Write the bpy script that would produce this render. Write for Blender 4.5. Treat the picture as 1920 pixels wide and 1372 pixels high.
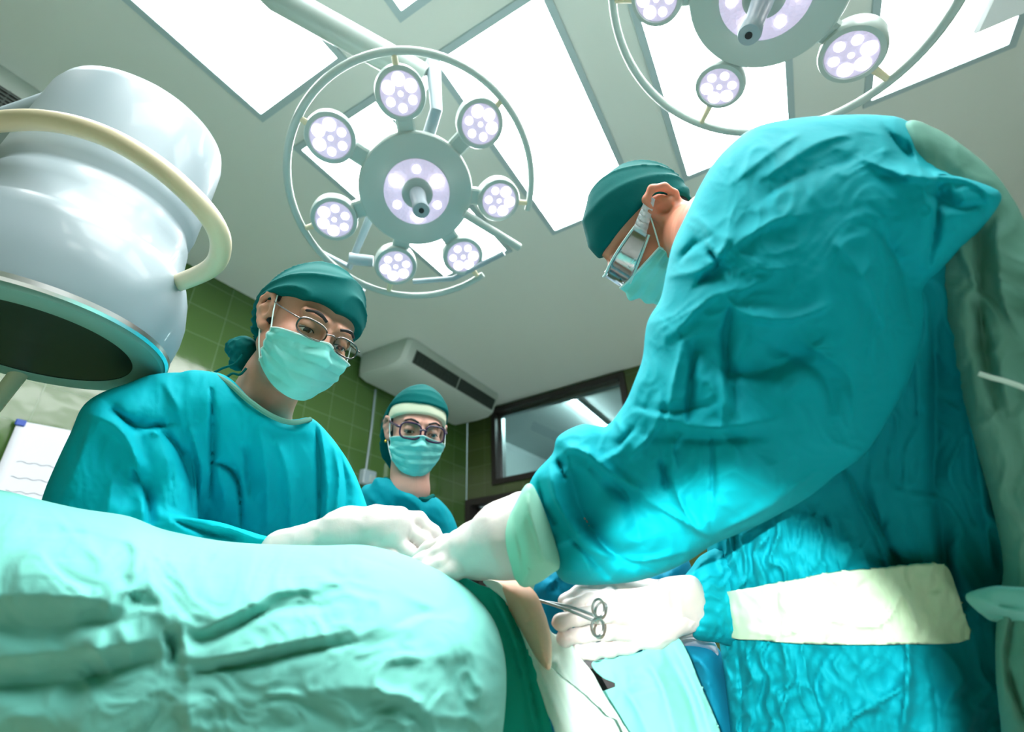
import bpy, math, random
import numpy as np
from mathutils import Matrix, Vector, noise

for o in list(bpy.data.objects):
    bpy.data.objects.remove(o, do_unlink=True)
SC = bpy.context.scene
COL = SC.collection

# ------------------------------------------------------------------ camera
F_PX, PITCH, ROLL, YAW = 900.536448, 0.477671448, 0.0358847844, 0.500584623
CAM = np.array([0.0, 0.0, 1.05])
FW = np.array([0, math.cos(PITCH), math.sin(PITCH)])
_U = np.array([0, -math.sin(PITCH), math.cos(PITCH)])
_R = np.array([1.0, 0, 0])
UP = _U * math.cos(ROLL) + _R * math.sin(ROLL)
RT = _R * math.cos(ROLL) - _U * math.sin(ROLL)
cam_d = bpy.data.cameras.new('camera')
cam = bpy.data.objects.new('camera', cam_d)
COL.objects.link(cam)
cam_d.sensor_fit = 'HORIZONTAL'
cam_d.sensor_width = 36.0
cam_d.lens = F_PX / 1920 * 36.0
cam_d.clip_start = 0.02
cam_d.clip_end = 60
m = Matrix.Identity(4)
for i in range(3):
    m[i][0], m[i][1], m[i][2], m[i][3] = RT[i], UP[i], -FW[i], CAM[i]
cam.matrix_world = m
cam_d.dof.use_dof = True
cam_d.dof.focus_distance = 0.80
cam_d.dof.aperture_fstop = 3.2
SC.camera = cam

# ------------------------------------------------------------------ colour management, world
SC.view_settings.view_transform = 'Standard'
SC.view_settings.look = 'None'
SC.view_settings.gamma = 1.0
SC.view_settings.use_curve_mapping = False
SC.view_settings.exposure = 1.08
PANEL_E = 8.0        # ceiling light panels, emission strength
SPOT_W = 4.5        # one satellite of a surgical light, watts
world = bpy.data.worlds.new('world')
SC.world = world
world.use_nodes = True
world.node_tree.nodes['Background'].inputs[0].default_value = (0.8, 0.9, 0.88, 1)
world.node_tree.nodes['Background'].inputs[1].default_value = 0.3

# ------------------------------------------------------------------ small maths
def vec(*a): return np.array(a, float)
def nrm(v):
    v = np.asarray(v, float)
    return v / np.linalg.norm(v)
def W(x, y, s):
    """world point seen at frame point (x, y) at distance s along the optical axis"""
    x = np.asarray(x, float); y = np.asarray(y, float); s = np.asarray(s, float)
    return CAM + s[..., None] * (FW + RT * ((x - 960) / F_PX)[..., None] + UP * ((686 - y) / F_PX)[..., None])
def RAY(x, y): return FW * F_PX + RT * (x - 960) + UP * (686 - y)
def at_z(x, y, z):
    d = RAY(x, y)
    return CAM + d * (z - CAM[2]) / d[2]
def on_plane(x, y, p0, n):
    d = RAY(x, y)
    return CAM + d * (((p0 - CAM) @ n) / (d @ n))
A2 = np.array([math.sin(YAW), math.cos(YAW), 0])      # room axis along the left wall
B2 = np.array([-math.cos(YAW), math.sin(YAW), 0])     # room axis towards the left wall
def room(a, b, z): return A2 * a + B2 * b + vec(0, 0, z)
ROOM_M = Matrix(((A2[0], B2[0], 0, 0), (A2[1], B2[1], 0, 0), (0, 0, 1, 0), (0, 0, 0, 1)))

def camv(r, u, t):
    """direction given as right, up, towards-camera"""
    return nrm(RT * r + UP * u - FW * t)

# ------------------------------------------------------------------ noise
_rng = np.random.default_rng(7)
_PT = _rng.integers(0, 256, 512)
_GR = _rng.normal(size=(256, 3)); _GR /= np.linalg.norm(_GR, axis=1)[:, None]
def pnoise(x, y, z=0.0):
    x, y, z = np.broadcast_arrays(np.asarray(x, float), np.asarray(y, float), np.asarray(z, float))
    xi, yi, zi = np.floor(x).astype(int), np.floor(y).astype(int), np.floor(z).astype(int)
    fx, fy, fz = x - xi, y - yi, z - zi
    u, v, w = [t * t * t * (t * (t * 6 - 15) + 10) for t in (fx, fy, fz)]
    out = 0
    for dx in (0, 1):
        for dy in (0, 1):
            for dz in (0, 1):
                h = _PT[(_PT[(_PT[(xi + dx) & 255] + yi + dy) & 255] + zi + dz) & 255]
                g = _GR[h]
                d = g[..., 0] * (fx - dx) + g[..., 1] * (fy - dy) + g[..., 2] * (fz - dz)
                out = out + d * (u if dx else 1 - u) * (v if dy else 1 - v) * (w if dz else 1 - w)
    return out * 1.6
def ridged(x, y, z=0.0, p=2.0):
    return (1 - np.abs(pnoise(x, y, z))).clip(0, 1) ** p

# ------------------------------------------------------------------ materials
def lin(c):
    return tuple((v / 12.92 if v <= 0.04045 else ((v + 0.055) / 1.055) ** 2.4) for v in [k / 255 for k in c]) + (1,)
def mat(name, rgb, rough=0.5, metal=0.0, sss=0.0, emit=None, es=0.0, bump=None, trans=0.0, coat=0.0, sheen=0.0, alpha=1.0, var=None, spec=0.5):
    m = bpy.data.materials.new(name)
    m.use_nodes = True
    nt = m.node_tree; b = nt.nodes['Principled BSDF']
    b.inputs['Base Color'].default_value = lin(rgb)
    b.inputs['Roughness'].default_value = rough
    b.inputs['Metallic'].default_value = metal
    b.inputs['Specular IOR Level'].default_value = spec
    if sss:
        b.inputs['Subsurface Weight'].default_value = sss
        b.inputs['Subsurface Radius'].default_value = (0.012, 0.005, 0.003)
        b.inputs['Subsurface Scale'].default_value = 1.0
    if emit:
        b.inputs['Emission Color'].default_value = lin(emit)
        b.inputs['Emission Strength'].default_value = es
    b.inputs['Transmission Weight'].default_value = trans
    b.inputs['Coat Weight'].default_value = coat
    b.inputs['Sheen Weight'].default_value = sheen
    b.inputs['Alpha'].default_value = alpha
    if var or bump:
        tc = nt.nodes.new('ShaderNodeTexCoord')
    if var:      # (scale, second colour): slow patchy variation of the thing's own colour
        n = nt.nodes.new('ShaderNodeTexNoise'); n.inputs['Scale'].default_value = var[0]
        n.inputs['Detail'].default_value = 4
        nt.links.new(tc.outputs['Object'], n.inputs['Vector'])
        mx = nt.nodes.new('ShaderNodeMix'); mx.data_type = 'RGBA'
        mx.inputs[6].default_value = lin(rgb); mx.inputs[7].default_value = lin(var[1])
        nt.links.new(n.outputs['Fac'], mx.inputs[0]); nt.links.new(mx.outputs[2], b.inputs['Base Color'])
    if bump:     # list of (kind, scale, strength, distance)
        last = None
        for kind, sc, st, di in bump:
            if kind == 'noise':
                n = nt.nodes.new('ShaderNodeTexNoise'); n.inputs['Scale'].default_value = sc
                n.inputs['Detail'].default_value = 5; n.inputs['Distortion'].default_value = 0.6; out = n.outputs['Fac']
            elif kind == 'crease':
                n = nt.nodes.new('ShaderNodeTexNoise'); n.noise_type = 'RIDGED_MULTIFRACTAL'; n.inputs['Scale'].default_value = sc
                n.inputs['Detail'].default_value = 2.5; n.inputs['Roughness'].default_value = .45; n.inputs['Distortion'].default_value = 0.9; out = n.outputs['Fac']
            elif kind == 'weave':
                n = nt.nodes.new('ShaderNodeTexWave'); n.inputs['Scale'].default_value = sc; n.inputs['Distortion'].default_value = 1.5; out = n.outputs['Fac']
            else:
                n = nt.nodes.new('ShaderNodeTexVoronoi'); n.inputs['Scale'].default_value = sc; out = n.outputs['Distance']
            nt.links.new(tc.outputs['Object'], n.inputs['Vector'])
            bp = nt.nodes.new('ShaderNodeBump'); bp.inputs['Strength'].default_value = st; bp.inputs['Distance'].default_value = di
            nt.links.new(out, bp.inputs['Height'])
            if last: nt.links.new(last.outputs['Normal'], bp.inputs['Normal'])
            last = bp
        nt.links.new(last.outputs['Normal'], b.inputs['Normal'])
    return m

CL = [('crease', 7, 0.45, 0.006), ('noise', 60, 0.2, 0.002)]
M = {}
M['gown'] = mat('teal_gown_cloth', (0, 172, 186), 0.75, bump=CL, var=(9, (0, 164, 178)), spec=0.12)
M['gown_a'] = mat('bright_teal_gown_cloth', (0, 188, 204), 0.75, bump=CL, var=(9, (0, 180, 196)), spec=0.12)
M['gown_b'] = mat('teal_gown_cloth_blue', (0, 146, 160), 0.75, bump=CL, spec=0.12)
M['flap'] = mat('grey_green_gown_lining', (104, 162, 146), 0.8, bump=CL, spec=0.2)
M['belt'] = mat('pale_green_belt_cloth', (190, 222, 190), 0.8, bump=CL, spec=0.2)
M['cap'] = mat('dark_teal_cap_cloth', (0, 96, 94), 0.8, bump=CL, spec=0.1)
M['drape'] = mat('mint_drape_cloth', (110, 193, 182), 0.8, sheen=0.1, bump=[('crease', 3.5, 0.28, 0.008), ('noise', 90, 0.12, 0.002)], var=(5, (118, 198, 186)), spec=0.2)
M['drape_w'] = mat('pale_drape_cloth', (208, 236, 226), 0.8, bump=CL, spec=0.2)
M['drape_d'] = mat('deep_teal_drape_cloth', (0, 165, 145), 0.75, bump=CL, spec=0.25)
M['drape_b'] = mat('blue_drape_cloth', (0, 130, 160), 0.75, bump=CL, spec=0.25)
M['mask'] = mat('mint_mask_paper', (138, 222, 214), 0.7, sss=0.0, bump=[('noise', 60, 0.25, 0.002), ('noise', 400, 0.15, 0.0005)], spec=0.2)
M['maskedge'] = mat('white_mask_binding', (205, 232, 228), 0.7)
M['glove'] = mat('white_latex', (214, 208, 204), 0.38, sss=0.15, bump=[('noise', 30, 0.3, 0.004)], spec=0.4)
M['cuff'] = mat('knit_cuff', (150, 214, 190), 0.75, bump=CL)
M['skin'] = mat('skin_tan', (212, 160, 134), 0.45, sss=0.15, bump=[('noise', 250, 0.1, 0.0006)], var=(30, (190, 132, 108)), spec=0.35)
M['skin2'] = mat('skin_warm', (205, 155, 138), 0.45, sss=0.15, bump=[('noise', 250, 0.1, 0.0006)], spec=0.35)
M['skin3'] = mat('skin_ruddy', (214, 140, 112), 0.45, sss=0.35, bump=[('noise', 250, 0.1, 0.0006)], spec=0.35)
M['skinp'] = mat('skin_patient', (240, 202, 174), 0.5, sss=0.1, spec=0.3, var=(14, (228, 170, 136)))
M['hair'] = mat('black_hair', (22, 20, 20), 0.5, bump=[('noise', 300, 0.5, 0.001)])
M['eye'] = mat('eye_white', (225, 220, 215), 0.15)
M['iris'] = mat('dark_iris', (30, 18, 14), 0.1)
M['white'] = mat('white_enamel', (152, 170, 177), 0.45, coat=0.15)
M['cream'] = mat('cream_plastic', (226, 214, 180), 0.4)
M['chrome'] = mat('polished_steel', (225, 228, 228), 0.32, metal=1.0)
M['steel'] = mat('brushed_steel', (170, 180, 180), 0.35, metal=1.0)
M['darkglass'] = mat('dark_glass', (26, 40, 38), 0.3, spec=0.15)
M['rim'] = mat('grey_green_rim', (120, 160, 148), 0.35)
M['lamp'] = mat('lamp_enamel', (178, 194, 188), 0.35, coat=0.2)
M['lampd'] = mat('lamp_trim_grey', (160, 175, 172), 0.4)
M['lens'] = mat('lamp_lens', (190, 182, 204), 0.2, emit=(214, 200, 232), es=0.27, bump=[('voronoi', 90, 0.6, 0.004)])
M['led'] = mat('lamp_led', (255, 255, 255), 0.3, emit=(255, 252, 252), es=2.2)
M['black'] = mat('black_plastic', (18, 18, 20), 0.4)
M['brown'] = mat('dark_frame', (44, 38, 36), 0.4)
M['frame_m'] = mat('glasses_metal', (120, 115, 112), 0.25, metal=1.0)
M['frame_p'] = mat('glasses_purple', (58, 36, 66), 0.25)
M['acbody'] = mat('air_conditioner_shell', (190, 200, 192), 0.45)
M['grille'] = mat('grille_slats', (70, 82, 76), 0.5)
M['paper'] = mat('white_paper', (225, 228, 235), 0.7)
M['ink'] = mat('grey_ink', (120, 125, 135), 0.7)
M['blue'] = mat('blue_plastic', (20, 70, 170), 0.4)
M['letter'] = mat('green_lettering', (40, 90, 70), 0.5)
M['panelframe'] = mat('panel_frame', (176, 196, 200), 0.4)
M['metal_d'] = mat('table_steel', (120, 126, 126), 0.3, metal=1.0)
M['mattress'] = mat('black_mattress', (25, 26, 28), 0.5)
M['panel'] = mat('light_panel', (255, 255, 255), 0.5, emit=(252, 254, 255), es=PANEL_E)
M['tube'] = mat('fluorescent_tube', (255, 255, 255), 0.5, emit=(225, 245, 250), es=70.0)
def glass_mat(name, rgb, rough=0.02, fac=0.1):
    m = bpy.data.materials.new(name); m.use_nodes = True
    nt = m.node_tree; nt.nodes.clear()
    o = nt.nodes.new('ShaderNodeOutputMaterial'); mx = nt.nodes.new('ShaderNodeMixShader')
    t = nt.nodes.new('ShaderNodeBsdfTransparent'); g = nt.nodes.new('ShaderNodeBsdfGlossy')
    t.inputs[0].default_value = lin(rgb); g.inputs['Roughness'].default_value = rough
    mx.inputs[0].default_value = fac
    nt.links.new(t.outputs[0], mx.inputs[1]); nt.links.new(g.outputs[0], mx.inputs[2]); nt.links.new(mx.outputs[0], o.inputs[0])
    return m
M['lensglass'] = glass_mat('clear_lens', (235, 242, 238), 0.03, 0.07)
M['pane'] = glass_mat('window_glass', (225, 235, 232), 0.02, 0.08)
M['visor'] = glass_mat('visor_plastic', (225, 235, 240), 0.12, 0.3)

def tile_mat(name, c1, c2, grout, rough, tw=0.235, th=0.19):
    m = mat(name, c1, rough)
    nt = m.node_tree; b = nt.nodes['Principled BSDF']
    tc = nt.nodes.new('ShaderNodeTexCoord'); mp = nt.nodes.new('ShaderNodeMapping')
    mp.inputs['Rotation'].default_value = (math.pi / 2, 0, 0)
    br = nt.nodes.new('ShaderNodeTexBrick')
    br.offset = 0.0
    br.inputs['Color1'].default_value = lin(c1); br.inputs['Color2'].default_value = lin(c2); br.inputs['Mortar'].default_value = lin(grout)
    br.inputs['Scale'].default_value = 1.0; br.inputs['Brick Width'].default_value = tw; br.inputs['Row Height'].default_value = th
    br.inputs['Mortar Size'].default_value = 0.0028; br.inputs['Mortar Smooth'].default_value = 0.3
    nt.links.new(tc.outputs['UV'], br.inputs['Vector'])
    nt.links.new(br.outputs['Color'], b.inputs['Base Color'])
    bp = nt.nodes.new('ShaderNodeBump'); bp.invert = True
    bp.inputs['Strength'].default_value = 0.6; bp.inputs['Distance'].default_value = 0.002
    nz = nt.nodes.new('ShaderNodeTexNoise'); nz.inputs['Scale'].default_value = 6
    nt.links.new(tc.outputs['UV'], nz.inputs['Vector'])
    bp2 = nt.nodes.new('ShaderNodeBump'); bp2.inputs['Strength'].default_value = 0.25; bp2.inputs['Distance'].default_value = 0.01
    nt.links.new(nz.outputs['Fac'], bp2.inputs['Height'])
    nt.links.new(br.outputs['Fac'], bp.inputs['Height']); nt.links.new(bp2.outputs['Normal'], bp.inputs['Normal'])
    nt.links.new(bp.outputs['Normal'], b.inputs['Normal'])
    return m
M['tile'] = tile_mat('green_wall_tile', (80, 112, 58), (72, 104, 52), (108, 136, 98), 0.12)
M['tile2'] = tile_mat('olive_wall_tile', (80, 94, 52), (74, 88, 47), (98, 114, 78), 0.2)
M['ceil'] = mat('ceiling_paint', (226, 232, 226), 0.7)
M['floor'] = tile_mat('floor_tile', (222, 228, 224), (216, 222, 218), (150, 156, 150), 0.25, 0.3, 0.3)

# ------------------------------------------------------------------ mesh makers
def mk(name, verts, faces, material, parent=None, smooth=True, uv=None, mats=None, midx=None):
    me = bpy.data.meshes.new(name)
    verts = np.asarray(verts, float)
    me.from_pydata([tuple(v) for v in verts], [], [tuple(int(i) for i in f) for f in faces])
    me.update()
    for mm in (mats or [material]): me.materials.append(mm)
    if midx is not None: me.polygons.foreach_set('material_index', [int(i) for i in midx])
    if smooth: me.polygons.foreach_set('use_smooth', [True] * len(me.polygons))
    if uv is not None:
        l = me.uv_layers.new(name='uv')
        vi = np.empty(len(me.loops), int); me.loops.foreach_get('vertex_index', vi)
        l.data.foreach_set('uv', np.asarray(uv, float)[vi].ravel())
    o = bpy.data.objects.new(name, me); COL.objects.link(o)
    if parent is not None: o.parent = parent
    return o
def tag(o, label, cat, group=None, kind=None):
    o['label'] = label
    if cat: o['category'] = cat
    if group: o['group'] = group
    if kind: o['kind'] = kind
    return o
def empty(name, loc, label, cat, group=None):
    o = bpy.data.objects.new(name, None); COL.objects.link(o); o.location = tuple(loc)
    o.empty_display_size = 0.05
    return tag(o, label, cat, group)
def struct(o):
    o['kind'] = 'structure'; return o
def setp(o, root):
    """parent to a root that only has a location; vertices stay where they are in the world"""
    t = Vector((0, 0, 0)); q = root
    while q is not None: t += q.location; q = q.parent
    o.parent = root
    o.location = -t
    return o

class MB:
    """collects shapes into one mesh, world coordinates"""
    def __init__(s): s.v = []; s.f = []; s.n = 0
    def add(s, v, f):
        v = np.asarray(v, float).reshape(-1, 3); s.v.append(v); s.f += [[int(i) + s.n for i in q] for q in f]; s.n += len(v); return s
    def box(s, c, ax, bv=0.0):
        """ax: three half-axis vectors"""
        c = np.asarray(c, float); ax = [np.asarray(a, float) for a in ax]
        if bv <= 0:
            v = [c + i * ax[0] + j * ax[1] + k * ax[2] for i in (-1, 1) for j in (-1, 1) for k in (-1, 1)]
            return s.add(v, [(0, 1, 3, 2), (4, 6, 7, 5), (0, 4, 5, 1), (2, 3, 7, 6), (0, 2, 6, 4), (1, 5, 7, 3)])
        L = [np.linalg.norm(a) for a in ax]
        import itertools
        pts = []
        idx = {}
        for sg in itertools.product((-1, 1), repeat=3):
            for k in range(3):
                p = c.copy()
                for q in range(3):
                    p = p + sg[q] * ax[q] * (1 - (0 if q == k else bv / L[q]))
                idx[(sg, k)] = len(pts); pts.append(p)
        fs = []
        for k in range(3):
            a, b = [q for q in range(3) if q != k]
            for sk in (-1, 1):
                q = []
                for sa, sb in ((-1, -1), (1, -1), (1, 1), (-1, 1)):
                    sg = [0, 0, 0]; sg[k] = sk; sg[a] = sa; sg[b] = sb; q.append(idx[(tuple(sg), k)])
                fs.append(q if (sk > 0) == (k != 1) else q[::-1])
        for k in range(3):
            a, b = [q for q in range(3) if q != k]
            for sa in (-1, 1):
                for sb in (-1, 1):
                    s0 = [0, 0, 0]; s0[k] = -1; s0[a] = sa; s0[b] = sb
                    s1 = list(s0); s1[k] = 1
                    fs.append([idx[(tuple(s0), a)], idx[(tuple(s1), a)], idx[(tuple(s1), b)], idx[(tuple(s0), b)]])
        for sg in itertools.product((-1, 1), repeat=3):
            fs.append([idx[(sg, 0)], idx[(sg, 1)], idx[(sg, 2)]])
        return s.add(pts, fs)
    def tube(s, pts, r, n=12, closed=False, cap=True):
        pts = np.asarray(pts, float); N = len(pts)
        r = np.broadcast_to(np.asarray(r, float), (N,))
        if closed: T = np.roll(pts, -1, 0) - np.roll(pts, 1, 0)
        else:
            T = np.gradient(pts, axis=0)
        T /= np.linalg.norm(T, axis=1)[:, None] + 1e-12
        a = np.cross(T[0], [0, 0, 1.0])
        if np.linalg.norm(a) < 0.1: a = np.cross(T[0], [1.0, 0, 0])
        a = nrm(a); ring = []
        for i in range(N):
            a = nrm(a - T[i] * (a @ T[i])); b = np.cross(T[i], a)
            t = np.linspace(0, 2 * np.pi, n, endpoint=False)
            ring.append(pts[i] + r[i] * (np.cos(t)[:, None] * a + np.sin(t)[:, None] * b))
        v = np.concatenate(ring); f = []
        for i in range(N if closed else N - 1):
            j = (i + 1) % N
            for k in range(n):
                k2 = (k + 1) % n
                f.append((i * n + k, i * n + k2, j * n + k2, j * n + k))
        if cap and not closed:
            f.append(tuple(range(n))[::-1]); f.append(tuple((N - 1) * n + k for k in range(n)))
        return s.add(v, f)
    def lathe(s, c, ax, prof, n=64, caps=True):
        """prof: list of (radius, height along ax)"""
        ax = nrm(ax); e1 = np.cross(ax, [0, 1, 0.01]); e1 = nrm(e1); e2 = np.cross(ax, e1)
        t = np.linspace(0, 2 * np.pi, n, endpoint=False); v = []; f = []
        for r, h in prof:
            v.append(np.asarray(c) + ax * h + max(r, 1e-5) * (np.cos(t)[:, None] * e1 + np.sin(t)[:, None] * e2))
        for i in range(len(prof) - 1):
            for k in range(n):
                k2 = (k + 1) % n; f.append((i * n + k, i * n + k2, (i + 1) * n + k2, (i + 1) * n + k))
        if caps: f.append(tuple(range(n))[::-1]); f.append(tuple((len(prof) - 1) * n + k for k in range(n)))
        return s.add(np.concatenate(v), f)
    def build(s, name, material, parent=None, smooth=True, bevel=0.0, auto=True):
        o = mk(name, np.concatenate(s.v), s.f, material, None, smooth)
        if parent is not None: setp(o, parent)
        if auto and smooth:
            me = o.data
            import bmesh
            bm = bmesh.new(); bm.from_mesh(me)
            bmesh.ops.recalc_face_normals(bm, faces=bm.faces)
            for e in bm.edges:
                if len(e.link_faces) == 2 and e.calc_face_angle(0) > 0.6: e.smooth = False
            bm.to_mesh(me); bm.free()
        return o
def spline(P, n=8, closed=False):
    P = np.asarray(P, float); N = len(P); out = []
    rng = range(N) if closed else range(N - 1)
    for i in rng:
        if closed: p0, p1, p2, p3 = P[i - 1], P[i], P[(i + 1) % N], P[(i + 2) % N]
        else: p0, p1, p2, p3 = P[max(i - 1, 0)], P[i], P[i + 1], P[min(i + 2, N - 1)]
        for t in np.linspace(0, 1, n, endpoint=False):
            out.append(0.5 * (2 * p1 + (p2 - p0) * t + (2 * p0 - 5 * p1 + 4 * p2 - p3) * t * t + (3 * p1 - p0 - 3 * p2 + p3) * t ** 3))
    if not closed: out.append(P[-1])
    return np.array(out)

# ---- surface nets: closed surface of f = 0 on a rectilinear grid
def surfnet(V, xs, ys, zs):
    s = V < 0
    nx, ny, nz = V.shape
    acc = np.zeros((nx - 1, ny - 1, nz - 1, 3)); cnt = np.zeros((nx - 1, ny - 1, nz - 1))
    # crossings on every axis
    for ax in range(3):
        sl0 = [slice(None)] * 3; sl1 = [slice(None)] * 3
        sl0[ax] = slice(0, -1); sl1[ax] = slice(1, None)
        a, b = V[tuple(sl0)], V[tuple(sl1)]
        cr = (a < 0) != (b < 0)
        I = np.argwhere(cr)
        av, bv = a[cr], b[cr]
        t = av / (av - bv)
        P = I.astype(float); P[:, ax] += t
        o1, o2 = [q for q in range(3) if q != ax]
        for d1 in (-1, 0):
            for d2 in (-1, 0):
                J = I.copy(); J[:, o1] += d1; J[:, o2] += d2
                ok = (J[:, o1] >= 0) & (J[:, o2] >= 0) & (J[:, o1] < acc.shape[o1]) & (J[:, o2] < acc.shape[o2])
                np.add.at(acc, tuple(J[ok].T), P[ok]); np.add.at(cnt, tuple(J[ok].T), 1)
    cells = cnt > 0
    idx = -np.ones(cnt.shape, int); idx[cells] = np.arange(cells.sum())
    G = acc[cells] / cnt[cells][:, None]
    def interp(g, c):
        i = np.clip(np.floor(g).astype(int), 0, len(c) - 2); return c[i] + (g - i) * (c[i + 1] - c[i])
    verts = np.stack([interp(G[:, 0], xs), interp(G[:, 1], ys), interp(G[:, 2], zs)], 1)
    faces = []
    for ax in range(3):
        sl0 = [slice(None)] * 3; sl1 = [slice(None)] * 3
        sl0[ax] = slice(0, -1); sl1[ax] = slice(1, None)
        a, b = V[tuple(sl0)], V[tuple(sl1)]
        cr = (a < 0) != (b < 0)
        I = np.argwhere(cr); sg = a[cr] < 0
        o1, o2 = (ax + 1) % 3, (ax + 2) % 3
        ok = (I[:, o1] > 0) & (I[:, o2] > 0) & (I[:, o1] < idx.shape[o1]) & (I[:, o2] < idx.shape[o2])
        I = I[ok]; sg = sg[ok]
        q = []
        for d1, d2 in ((-1, -1), (0, -1), (0, 0), (-1, 0)):
            J = I.copy(); J[:, o1] += d1; J[:, o2] += d2; q.append(idx[tuple(J.T)])
        q = np.stack(q, 1)
        q[~sg] = q[~sg][:, ::-1]
        faces.append(q)
    return verts, np.concatenate(faces)
def relax(v, f, it=1, lam=0.5):
    e = np.concatenate([f[:, [0, 1]], f[:, [1, 2]], f[:, [2, 3]], f[:, [3, 0]]])
    for _ in range(it):
        a = np.zeros_like(v); c = np.zeros(len(v))
        for k in range(3):
            a[:, k] = np.bincount(e[:, 0], v[e[:, 1], k], len(v)) + np.bincount(e[:, 1], v[e[:, 0], k], len(v))
        c = np.bincount(e[:, 0], minlength=len(v)) + np.bincount(e[:, 1], minlength=len(v))
        v = v + lam * (a / np.maximum(c, 1)[:, None] - v)
    return v

# ---- signed distance pieces
def smin(a, b, k):
    h = np.clip(0.5 + 0.5 * (b - a) / k, 0, 1)
    return b * (1 - h) + a * h - k * h * (1 - h)
def smax(a, b, k): return -smin(-a, -b, k)
def sd_ell(P, c, r, Rm=None):
    q = P - np.asarray(c, np.float32)
    if Rm is not None: q = q @ np.asarray(Rm, np.float32)
    r = np.asarray(r, np.float32)
    k0 = np.linalg.norm(q / r, axis=-1); k1 = np.linalg.norm(q / (r * r), axis=-1)
    return k0 * (k0 - 1) / np.maximum(k1, 1e-6)
def sd_cap(P, a, b, ra, rb):
    a = np.asarray(a, np.float32); b = np.asarray(b, np.float32)
    ab = b - a; t = np.clip(((P - a) @ ab) / max(float(ab @ ab), 1e-9), 0, 1)
    return np.linalg.norm(P - a - t[..., None] * ab, axis=-1) - (ra + (rb - ra) * t)
def chain(P, pts, rad, k=0.01):
    out = None
    for i in range(len(pts) - 1):
        d = sd_cap(P, pts[i], pts[i + 1], rad[i], rad[i + 1])
        out = d if out is None else smin(out, d, k)
    return out
def grid(xs, ys, zs):
    X, Y, Z = np.meshgrid(xs, ys, zs, indexing='ij')
    return np.stack([X, Y, Z], -1).astype(np.float32)
def axis(lo, hi, c0, c1, fine, coarse):
    """fine spacing inside c0..c1, coarse outside"""
    c0 = max(c0, lo); c1 = min(c1, hi); out = [np.arange(c0, c1 + fine, fine)]
    if c0 > lo: out.insert(0, c0 - np.arange(coarse, c0 - lo + coarse, coarse)[::-1])
    if c1 < hi: out.append(out[-1][-1] + np.arange(coarse, hi - c1 + coarse, coarse))
    return np.concatenate(out)
def sdf_obj(name, fn, xs, ys, zs, material, parent=None, it=1, disp=None):
    V = fn(grid(xs, ys, zs)).astype(np.float64)
    v, f = surfnet(V, xs, ys, zs)
    v = relax(v, f, it)
    if disp is not None: v = disp(v)
    o = mk(name, v, f, material)
    if parent is not None: setp(o, parent)
    return o
def box_axes(pts, pad, h):
    pts = np.asarray(pts); lo = pts.min(0) - pad; hi = pts.max(0) + pad
    return [np.arange(lo[i], hi[i] + h, h) for i in range(3)]

# ---- cloth volumes grown from an outline: every piece has its own distance, width and thickness
def poly_sd(px, py, poly):
    poly = np.asarray(poly, float); d = np.full(px.shape, 1e18); ins = np.zeros(px.shape, bool)
    N = len(poly)
    for i in range(N):
        a = poly[i]; b = poly[(i + 1) % N]; e = b - a
        wx, wy = px - a[0], py - a[1]
        t = np.clip((wx * e[0] + wy * e[1]) / (e @ e + 1e-9), 0, 1)
        d = np.minimum(d, (wx - t * e[0]) ** 2 + (wy - t * e[1]) ** 2)
        c = ((a[1] > py) != (b[1] > py)) & (px < (b[0] - a[0]) * (py - a[1]) / (b[1] - a[1] + 1e-12) + a[0])
        ins ^= c
    return np.sqrt(d) * np.where(ins, 1, -1)
def blur2(a, n):
    for _ in range(2):
        for ax in (0, 1):
            k = np.ones(2 * n + 1) / (2 * n + 1)
            p = np.pad(a, [(n, n) if i == ax else (0, 0) for i in range(2)], mode='edge')
            c = np.cumsum(p, axis=ax); c = np.insert(c, 0, 0, axis=ax)
            L = a.shape[ax]
            a = (np.take(c, np.arange(2 * n + 1, 2 * n + 1 + L), axis=ax) - np.take(c, np.arange(0, L), axis=ax)) / (2 * n + 1)
    return a
def sfield(ctrl):
    c = np.asarray(ctrl, float); X = c[:, :2] / 500.0; y = c[:, 2]
    n = len(c)
    def k(r): return r
    K = k(np.linalg.norm(X[:, None] - X[None], axis=2)) + np.eye(n) * 1e-3
    Pm = np.c_[np.ones(n), X]
    if n >= 4:
        A = np.block([[K, Pm], [Pm.T, np.zeros((3, 3))]])
        w = np.linalg.solve(A, np.r_[y, 0, 0, 0])
        def fn(px, py):
            Q = np.stack([px, py], -1) / 500.0
            r = np.linalg.norm(Q[..., None, :] - X, axis=-1)
            return r @ w[:n] + w[n] + Q @ w[n + 1:]
    else:
        co = np.linalg.lstsq(Pm, y, rcond=None)[0]
        def fn(px, py): return co[0] + px / 500.0 * co[1] + py / 500.0 * co[2]
    return fn
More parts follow.
